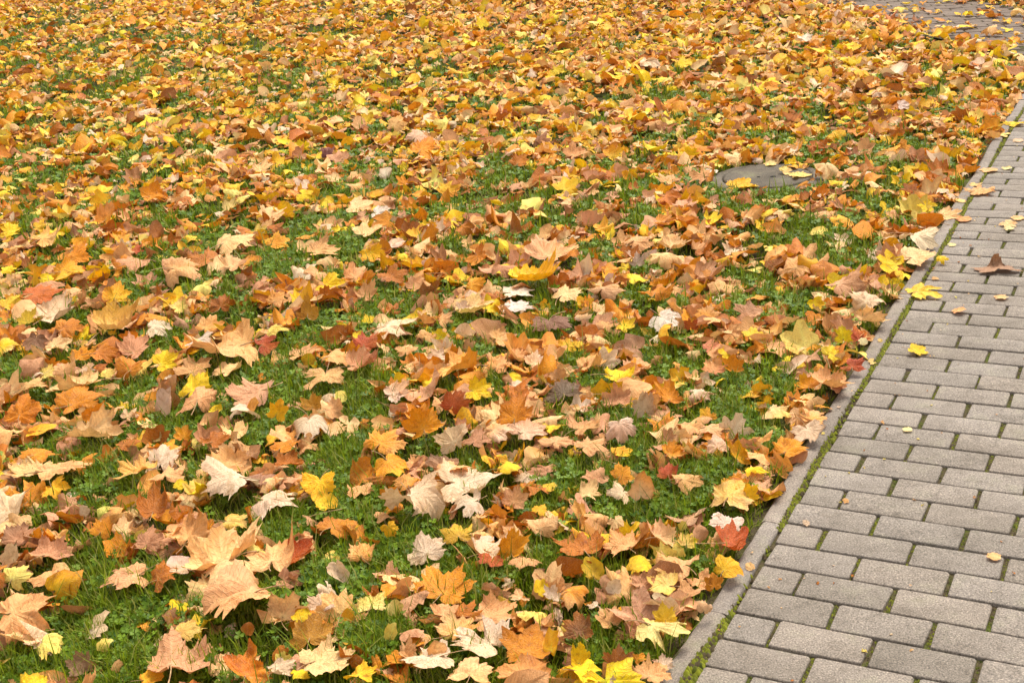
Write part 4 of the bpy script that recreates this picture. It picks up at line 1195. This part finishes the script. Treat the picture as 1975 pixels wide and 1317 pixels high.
def build_leaf(x, y, z, w, lean, code, shape, yaw, rng, curl, rings, on_path=False):
    P, T, vein, edge, m, luv = shape_leaf(shape, rings, rng, curl)
    if code == 'PX':                                # the tip of this one has curled right up
        P[:, 2] = P[:, 2] * 0.5 + 0.05 * np.sin(5 * P[:, 0] + 1)
        P[:, 0] *= 1.25
        t = np.clip(P[:, 1] - 0.16, 0, None)
        lobe = np.exp(-((P[:, 0] - 0.12) / 0.30) ** 4)      # only the middle lobe has rolled up, the rest lies flat
        a = np.clip(5.0 * t, 0, 2.9) * lobe
        P[:, 2] += (1 - np.cos(a)) / 4.2 + 0.10 * lobe * np.clip(t - 0.4, 0, 1)
        P[:, 1] = np.where(t > 0, 0.16 + np.where(lobe > 0.3, np.sin(a) / 4.2, np.minimum(t, 0.2)), P[:, 1])
    R = rot(math.radians(yaw - 90), lean, rng.normal(0, 0.10))
    Q = P @ R.T
    ext = Q[:, 0].max() - Q[:, 0].min()
    s = min(w / ext, w / (0.5 if 'oval' in shape else 1.08))
    Q = Q * s
    ctr = np.array([(Q[:, 0].max() + Q[:, 0].min()) / 2, (Q[:, 1].max() + Q[:, 1].min()) / 2, 0])
    lo = np.quantile(Q[:, 2], 0.08)
    Q = Q - ctr - np.array([0, 0, lo])
    if on_path:
        Q[:, 2] = np.where(Q[:, 2] < 0.001, 0.001 + 0.1 * np.abs(Q[:, 2]), Q[:, 2])
    c1, c2 = colours(code, rng)
    cols = paint(c1, c2, m, vein, edge, rng.uniform(0, 0.4) if rng.random() < 0.6 else 0.0)
    # stalk, from the notch outwards
    o = Q[0]
    d = R @ np.array([rng.normal(0, 0.25), -1, 0.05])
    side_ = R @ np.array([1, 0, 0.2])
    Ls = s * rng.uniform(0.45, 0.8)
    bendk = rng.normal(0, 0.3)
    SP = []
    for k in range(6):
        t = k / 5
        q = o + d * Ls * t + side_ * bendk * Ls * t * t + np.array([0, 0, 0.25 * Ls * t * (1 - t)])
        q[2] = max(q[2], 0.002)
        SP.append(q)
    SR = np.array([0.013, 0.011, 0.010, 0.010, 0.011, 0.016]) * s * 1.1
    return Q, T, cols, luv + rng.uniform(0, 50, 3) * np.array([1, 1, 0]), SP, SR


LBL = {'maple': 'leaf'}
rh = np.random.default_rng(77)
hero_xy = []
RINGS = (0.28, 0.55, 0.8, 1.0)
for x, y, z, w, lean, code, shape, yaw, on_path, label in HEROES:
    curl = 0.3 if on_path else 1.0
    if code in ('WW', 'YP') or (shape == 'shield'):
        curl = 0.45
    Q, T, cols, luv, SP, SR = build_leaf(x, y, z, w, lean, code, shape, yaw, rh, curl, RINGS, bool(on_path))
    name = 'fallen_oval_leaf' if shape == 'oval' else 'fallen_maple_leaf'
    root = add(name, None, label=label, category='leaf', group='fallen leaves on the path' if on_path else 'fallen leaves on the lawn')
    gz = 0.0 if on_path or math.hypot(x - COVER[0], y - COVER[1]) < 0.3 else float(ground_z(np.array(x), np.array(y))) + 0.022
    root.location = (x, y, gz + z)
    add('blade', tri_mesh('blade', Q, T, cols, luv), M_LEAF, root)
    if w > 0.025:
        sv_, st_ = tube(SP, SR)
        add('stem', tri_mesh('stem', sv_, st_), M_STEM, root)
    hero_xy.append((x, y, w))
HX = np.array(hero_xy)

# ------------------------------------------------------------------ the rest of the litter, one mass
rf = np.random.default_rng(5)
LV, LT, LC, LL = [], [], [], []
loff = 0
for x, y, z, w, lean, code, shape, yaw in EXTRAS:
    Q, T, cols, luv, SP, SR = build_leaf(x, y, z, w, lean, code, shape, yaw, rf, 0.9, (0.3, 0.65, 1.0))
    Q = Q + np.array([x, y, z + float(ground_z(np.array(x), np.array(y))) + 0.022])
    LV.append(Q); LT.append(T + loff); LC.append(cols); LL.append(luv)
    loff += len(Q)

NV = 44
VAR = {}
for lod, kinds, rings in (('near', ('mid', 'mid', 'mid', 'mid', 'ovalmid'), (0.5, 1.0)), ('mid', ('low', 'low', 'low', 'ovalmid'), (0.55, 1.0)), ('far', ('low', 'low', 'low', 'ovalmid'), (1.0,))):
    VAR[lod] = [shape_leaf(kinds[k % len(kinds)], rings, rf, 1.7) for k in range(NV)]

N0 = 240000
cx = rf.uniform(-8.6, 6.0, N0)
cy = rf.uniform(1.6, 21.0, N0)
DENS = N0 / (14.6 * 19.4)
px, py, dep = to_px(cx, cy)
u, v = xy2uv(cx, cy)
gr = bare(cx, cy)
rc = np.hypot(cx - COVER[0], cy - COVER[1])
on_side = (cx > near_edge(cy) + 0.03) & (cy > 6.4)
beyond = on_side & (cx > np.maximum(far_edge(cy), near_edge(cy) + 0.7) - 0.05)
pile = np.exp(-((cx - near_edge(cy)) / 0.5) ** 2)
keep = (px > -320) & (px < 2300) & (py > -70) & (py < 1520)
gr = gr * np.clip((-u - 0.06) / 0.16, 0, 1)                 # leaves have blown up against the kerb
prob = np.clip(0.92 - 0.055 * (dep - 3.0), 0.44, 0.92) * (1 - np.clip(1.0 - 0.03 * (dep - 3.5), 0.84, 0.96) * np.clip(gr * rf.uniform(0.75, 1.3, N0), 0, 1) ** 0.65)
prob = np.where(on_side & ~beyond, 0.05 + 0.30 * np.exp(-(cx - near_edge(cy)) / 0.09), prob)
prob = np.where(u > -0.062, 0.0, prob)
prob = np.where((u > 0.02) & (u < U_MAX), np.where(v > 5.0, 0.006, 0.0), prob)
prob = np.where(rc < 0.27, np.where(cx > COVER[0] + 0.14, 0.22, np.where((rc > 0.23) & (cy < COVER[1]), 0.10, 0.0)), prob)
prob = np.where((rc < 0.34) & (cy < COVER[1]), prob * 0.35, prob)
dh = np.full(N0, 9.0)
for hx, hy, hw in HX:
    dh = np.minimum(dh, np.hypot(cx - hx, (cy - hy + 0.18 * hw) * 0.75) / (0.42 * hw))
prob = np.where(dh < 1, prob * 0.10, prob)
keep &= rf.random(N0) < prob
idx = np.nonzero(keep)[0]
# a second, thinner round of candidates only where the litter lies thick far back
codes_near = ['T', 'P', 'K', 'O', 'B', 'G', 'Y', 'C', 'W', 'TO', 'OB', 'PD', 'KO', 'OY', 'X']
w_near = np.array([.20, .17, .17, .10, .14, .05, .03, .03, .08, .07, .09, .05, .06, .02, .05])
codes_far = ['O', 'G', 'K', 'T', 'Y', 'B', 'C', 'OB', 'KO', 'OY', 'W', 'P', 'Z']
SECOND['Z'] = 'B'
w_far = np.array([.16, .18, .14, .07, .13, .12, .08, .06, .05, .10, .03, .01, .07])
w_near = w_near / w_near.sum()
w_far = w_far / w_far.sum()
groups = {}
for i in idx:
    lod = 'near' if dep[i] < 3.7 else 'mid' if dep[i] < 7.2 else 'far'
    groups.setdefault((lod, int(rf.integers(0, NV))), []).append(i)
for (lod, k), ids in groups.items():
    P, T, vein, edge, m, luv = VAR[lod][k]
    ids = np.array(ids)
    n = len(ids)
    size = np.clip(rf.lognormal(math.log(0.046), 0.42, n), 0.013, 0.090)
    asp = rf.uniform(0.62, 1.0, n)
    yaw = rf.uniform(0, 2 * math.pi, n)
    tl = np.where(dep[ids] < 5, 1.25, 1.0)
    tx = rf.normal(0.10, 0.30, n) * tl
    ty = rf.normal(0, 0.26, n) * tl
    flat = on_side[ids] & ~beyond[ids]
    tx = np.where(flat, tx * 0.15, tx)
    ty = np.where(flat, ty * 0.15, ty)
    Rm = np.stack([rot(a, b, c) for a, b, c in zip(yaw, tx, ty)])
    Pn = P[None] * np.stack([asp, np.ones(n), np.ones(n)], 1)[:, None, :]
    Q = np.einsum('nij,nvj->nvi', Rm, Pn) * size[:, None, None]
    lo = np.quantile(Q[:, :, 2], 0.12, axis=1)
    zb = ground_z(cx[ids], cy[ids]) + 0.010 + rf.uniform(0, 0.020, n) 
    zb = np.where(on_side[ids], 0.004, zb)
    zb = np.where(rc[ids] < 0.29, np.maximum(zb, 0.005), zb)
    Q[:, :, 0] += cx[ids][:, None]
    Q[:, :, 1] += cy[ids][:, None]
    Q[:, :, 2] += (zb - lo)[:, None]
    C = np.empty_like(Q)
    for q in range(n):
        far = min(1, max(0, (dep[ids[q]] - 4.0) / 4.5))
        code = str(rf.choice(codes_far, p=w_far)) if rf.random() < far else str(rf.choice(codes_near, p=w_near))
        c1, c2 = colours(code, rf)
        C[q] = paint(c1, c2, m, vein, edge, rf.uniform(0, 0.4) if rf.random() < 0.5 else 0.0)
    U = luv[None] + rf.uniform(0, 60, (n, 1, 3)) * np.array([1, 1, 0])
    nv = len(P)
    TT = (T[None] + (np.arange(n) * nv)[:, None, None]).reshape(-1, 3) + loff
    LV.append(Q.reshape(-1, 3)); LT.append(TT); LC.append(C.reshape(-1, 3)); LL.append(U.reshape(-1, 3))
    loff += n * nv
print('litter leaves', len(idx), 'tris', sum(len(t) for t in LT))
add('leaf_litter', tri_mesh('leaf_litter', np.concatenate(LV), np.concatenate(LT), np.concatenate(LC), np.concatenate(LL)), M_LEAF,
    kind='stuff', label='dense litter of orange, tan and yellow autumn leaves covering the lawn', category='leaf litter')

# loose stalks lying among the leaves
SV, ST, so = [], [], 0
for i in rf.choice(idx, 1500, replace=False):
    if dep[i] > 6.5 or (on_side[i]):
        continue
    a = rf.uniform(0, 2 * math.pi)
    L = rf.uniform(0.04, 0.10)
    p0 = np.array([cx[i], cy[i], float(ground_z(cx[i], cy[i])) + rf.uniform(0.03, 0.055)])
    d = np.array([math.cos(a), math.sin(a), rf.normal(0.0, 0.35)])
    s_ = np.array([-d[1], d[0], rf.normal(0, 0.5)]) * rf.normal(0, 0.25)
    pts = [p0 + L * (t * d + t * t * s_) for t in (0, .33, .66, 1)]
    sv_, st_ = tube(pts, np.array([.0011, .0009, .0009, .0012]), 3)
    SV.append(sv_); ST.append(st_ + so); so += len(sv_)
add('loose_stalks', tri_mesh('loose_stalks', np.concatenate(SV), np.concatenate(ST)), M_STEM, kind='stuff',
    label='thin tan leaf stalks scattered among the fallen leaves', category='leaf stalks')

# ------------------------------------------------------------------ grass
rg = np.random.default_rng(8)
def ground_points(n, x0, x1, y0, y1):
    """random ground points, denser near the viewer"""
    a, b = rg.uniform(x0, x1, n), rg.uniform(y0, y1, n)
    d = fwd[None] + CR[None] * ((a - 987.5) / F_PX)[:, None] + CU[None] * ((658.5 - b) / F_PX)[:, None]
    t = -CAM_H / d[:, 2]
    return d[:, 0] * t, d[:, 1] * t, t


gx, gyy, dep = ground_points(680000, -260, 2150, -40, 1480)
u, v = xy2uv(gx, gyy)
ok = u < -0.065
ok &= ~((gx > near_edge(gyy) - 0.05) & (gyy > 6.4)) & (np.hypot(gx - COVER[0], gyy - COVER[1]) > 0.25)
gx, gyy, dep = gx[ok], gyy[ok], dep[ok]
g = bare(gx, gyy)
clump = 0.5 + 0.5 * np.sin(gx * 23 + 3 * np.sin(gyy * 17)) * np.sin(gyy * 19 + 2 * np.sin(gx * 13))
pr = (0.42 + 0.58 * g) * (0.40 + 0.60 * clump) * 1.0
ok = rg.random(len(gx)) < pr
gx, gyy, dep, g, clump = gx[ok], gyy[ok], dep[ok], g[ok], clump[ok]
n = len(gx)
hgt = np.clip(rg.normal(0.037, 0.012, n), 0.012, 0.08) * (0.75 + 0.4 * g + 0.25 * clump)
tall = rg.random(n) < 0.08
hgt = np.where(tall, hgt * 1.6, hgt)
wid = (0.0011 + 0.0009 * rg.random(n)) * np.clip(dep / 3.2, 1, 3.2)
az = rg.uniform(0, 2 * math.pi, n)
lean = rg.uniform(0.1, 0.9, n)
dx, dy = np.cos(az), np.sin(az)
sx, sy = -dy, dx
z0 = ground_z(gx, gyy) - 0.003
mid_r, tip_r = 0.30 * lean * hgt, 0.95 * lean * hgt
tz = hgt * np.sqrt(np.clip(1 - 0.6 * lean ** 2, 0.1, 1))
Vb = np.empty((n, 5, 3), np.float32)
Vb[:, 0] = np.c_[gx - sx * wid, gyy - sy * wid, z0]
Vb[:, 1] = np.c_[gx + sx * wid, gyy + sy * wid, z0]
Vb[:, 2] = np.c_[gx + dx * mid_r - sx * wid * .8, gyy + dy * mid_r - sy * wid * .8, z0 + tz * 0.62]
Vb[:, 3] = np.c_[gx + dx * mid_r + sx * wid * .8, gyy + dy * mid_r + sy * wid * .8, z0 + tz * 0.62]
Vb[:, 4] = np.c_[gx + dx * tip_r, gyy + dy * tip_r, z0 + tz]
Tb = np.array([[0, 1, 3], [0, 3, 2], [2, 3, 4]])
Tb = (Tb[None] + (np.arange(n) * 5)[:, None, None]).reshape(-1, 3)
ga, gb, gc = np.array([0.070, 0.118, 0.004]), np.array([0.280, 0.345, 0.010]), np.array([0.46, 0.38, 0.11])
mixf = rg.random(n)[:, None]
cb = ga * (1 - mixf) + gb * mixf
dry = rg.random(n) < 0.16
cb[dry] = 0.4 * cb[dry] + 0.6 * gc
cb = np.repeat(cb[:, None, :], 5, 1)
print('blades', n)
add('lawn_grass', tri_mesh('lawn_grass', Vb.reshape(-1, 3), Tb, cb.reshape(-1, 3)), M_GRASS, kind='stuff',
    label='short green grass showing between the fallen leaves', category='grass')

# clover and small broad weeds in the green patches
gx, gyy, dep = ground_points(200000, -200, 2100, 60, 1460)
NCL = len(gx)
u, v = xy2uv(gx, gyy)
ok = (u < -0.09) & (np.hypot(gx - COVER[0], gyy - COVER[1]) > 0.28) & ~((gx > near_edge(gyy) - 0.1) & (gyy > 6.4))
patch = 0.5 + 0.5 * np.sin(gx * 4.1 + 1.3 * np.sin(gyy * 3.3)) * np.cos(gyy * 3.7 + gx)
ok &= rg.random(NCL) < (0.05 + 0.95 * bare(gx, gyy)) * (0.15 + 0.85 * patch) * 0.85
gx, gyy, dep = gx[ok], gyy[ok], dep[ok]
n = len(gx)
leaflet = np.array([[0, 0, 0], [0.42, 0.42, 0.10], [0.36, 0.86, 0.14], [0.0, 0.80, 0.02], [-0.36, 0.86, 0.14], [-0.42, 0.42, 0.10]])
lt = np.array([[0, 1, 3], [1, 2, 3], [0, 3, 5], [5, 3, 4]])
tri = []
for k in range(3):
    a = 2 * math.pi * k / 3
    R = np.array([[math.cos(a), -math.sin(a), 0], [math.sin(a), math.cos(a), 0], [0, 0, 1]])
    tri.append(leaflet @ R.T)
cl = np.concatenate(tri)
clt = np.concatenate([lt + 6 * k for k in range(3)])
size = rg.uniform(0.0065, 0.0140, n) * np.clip(dep / 4.0, 1, 1.8)
Rm = np.stack([rot(a, b, c) for a, b, c in zip(rg.uniform(0, 6.3, n), rg.normal(0.25, 0.3, n), rg.normal(0, 0.3, n))])
Q = np.einsum('nij,vj->nvi', Rm, cl) * size[:, None, None]
Q[:, :, 0] += gx[:, None]
Q[:, :, 1] += gyy[:, None]
Q[:, :, 2] += (ground_z(gx, gyy) + rg.uniform(0.010, 0.040, n))[:, None]
ca_, cb_ = np.array([0.055, 0.120, 0.004]), np.array([0.215, 0.330, 0.012])
mixf = rg.random(n)[:, None]
cc = np.repeat((ca_ * (1 - mixf) + cb_ * mixf)[:, None, :], 18, 1)
TT = (clt[None] + (np.arange(n) * 18)[:, None, None]).reshape(-1, 3)
print('clover', n)
add('clover', tri_mesh('clover', Q.reshape(-1, 3), TT, cc.reshape(-1, 3)), M_GRASS, kind='stuff',
    label='low green clover growing in the bare patches of lawn', category='clover')

# ------------------------------------------------------------------ moss in the joints
rm = np.random.default_rng(21)
pts = []
def gap_at(v):
    for v0, v1, g0, g1 in kerb_gap:
        if v0 <= v < v1:
            return g0 + (g1 - g0) * (v - v0) / (v1 - v0)
    return 0.01
for _ in range(16000):                       # along the kerb
    v = rm.uniform(-0.5, 6.0)
    gp = gap_at(v)
    wave = np.interp(v, [-.5, .1, .16, .22, .55, .62, 1.02, 1.1, 1.35, 1.45, 1.55, 2.25, 2.35, 2.55, 2.65, 3.2, 3.4, 6],
                     [.9, 1, .5, .06, .06, .95, .9, .25, .15, .4, .8, .9, .3, .15, .7, .8, .35, .3]) * (0.6 + 0.4 * math.sin(v * 31 + 2 * math.sin(v * 13)))
    if rm.random() > wave:
        continue
    pts.append((rm.uniform(-gp - 0.005, 0.004), v, rm.uniform(0.003, 0.0065) * (1.5 if v < 0.15 else 1.0), 1))
for uj, vj in joints:                        # head joints
    x, y = uv2xy(uj, vj)
    px, py, dp = to_px(x, y)
    if not (-60 < px < 2100 and -40 < py < 1400) or uj > U_MAX - 0.02:
        continue
    rich = rm.random()
    for _ in range(int(46 * (0.15 + rich))):
        pts.append((uj + rm.normal(0, 0.0028), vj + rm.uniform(0.0, PW), rm.uniform(0.0018, 0.0034), rich))
for r in range(V_MIN, 56):                   # bed joints, patchy
    for _ in range(150):
        uu = rm.uniform(0, 1.2)
        if math.sin(uu * 9 + r * 2.7) + math.sin(uu * 23 + r) < 0.8:
            continue
        pts.append((uu, r * PW + rm.normal(0, 0.0018), rm.uniform(0.0018, 0.0032), 0.4))
pts = np.array(pts)
x, y = uv2xy(pts[:, 0], pts[:, 1])
px, py, dp = to_px(x, y)
ok = (px > -60) & (px < 2150) & (py > -20) & (py < 1420)
pts, x, y = pts[ok], x[ok], y[ok]
n = len(pts)
dome = np.array([[1, 0, 0], [.5, .87, 0], [-.5, .87, 0], [-1, 0, 0], [-.5, -.87, 0], [.5, -.87, 0], [.3, .1, .8], [-.2, -.1, 1.0]])
dt = np.array([[0, 1, 6], [1, 2, 6], [2, 3, 7], [3, 4, 7], [4, 5, 7], [5, 0, 6], [2, 7, 6], [5, 6, 7]])
an = rm.uniform(0, 6.3, n)
r_ = pts[:, 2]
ca1, sa1 = np.cos(an), np.sin(an)
Q = np.empty((n, 8, 3))
Q[:, :, 0] = x[:, None] + r_[:, None] * (ca1[:, None] * dome[None, :, 0] - sa1[:, None] * dome[None, :, 1])
Q[:, :, 1] = y[:, None] + r_[:, None] * (sa1[:, None] * dome[None, :, 0] + ca1[:, None] * dome[None, :, 1])
Q[:, :, 2] = -0.0080 + r_[:, None] * 1.35 * dome[None, :, 2] * rm.uniform(0.7, 1.3, (n, 1)) + np.where(pts[:, 3] >= 1, 0.003, 0)[:, None]
m1, m2, m3 = np.array([0.050, 0.060, 0.010]), np.array([0.205, 0.215, 0.012]), np.array([0.085, 0.062, 0.030])
f = np.clip(pts[:, 3:4] * 0.7 + rm.normal(0, 0.25, (n, 1)), 0, 1)
cm = m1 * (1 - f) + m2 * f
br = rm.random(n) < 0.30
cm[br] = m3
TT = (dt[None] + (np.arange(n) * 8)[:, None, None]).reshape(-1, 3)
print('moss', n)
add('moss', tri_mesh('moss', Q.reshape(-1, 3), TT, np.repeat(cm[:, None, :], 8, 1).reshape(-1, 3), None, False), M_MOSS, kind='stuff',
    label='green moss growing in the joints between the pavers and along the kerb', category='moss')

# crumbs of leaf trodden into the path
CV, CT, CC, CLU, co = [], [], [], [], 0
for _ in range(150):
    v = rm.uniform(-0.4, 5.2)
    u = -0.03 + abs(rm.normal(0, 0.22)) if rm.random() < 0.7 else rm.uniform(0, 1.1)
    x, y = uv2xy(u, v)
    P, T, vein, edge, m, luv = VAR['mid'][int(rm.integers(0, NV))]
    sz = rm.uniform(0.003, 0.0085)
    Q = P @ rot(rm.uniform(0, 6.3), rm.normal(0, 0.2), rm.normal(0, 0.2)).T * sz
    Q[:, 2] -= np.quantile(Q[:, 2], 0.1) - 0.0015
    if u < 0.0:
        Q[:, 2] += 0.005
    Q += np.array([x, y, 0])
    c1, c2 = colours(str(rm.choice(['K', 'C', 'T', 'W', 'B'])), rm)
    CV.append(Q); CT.append(T + co); CC.append(paint(c1, c2, m, vein, edge, 0.1)); CLU.append(luv + rm.uniform(0, 50, 3))
    co += len(Q)
add('leaf_crumbs', tri_mesh('leaf_crumbs', np.concatenate(CV), np.concatenate(CT), np.concatenate(CC), np.concatenate(CLU)), M_LEAF, kind='stuff',
    label='tiny tan crumbs of leaf scattered over the paved path', category='leaf crumbs')

tot = 0
for o in bpy.data.objects:
    if o.type == 'MESH':
        tot += len(o.data.polygons)
print('TRIS', tot)
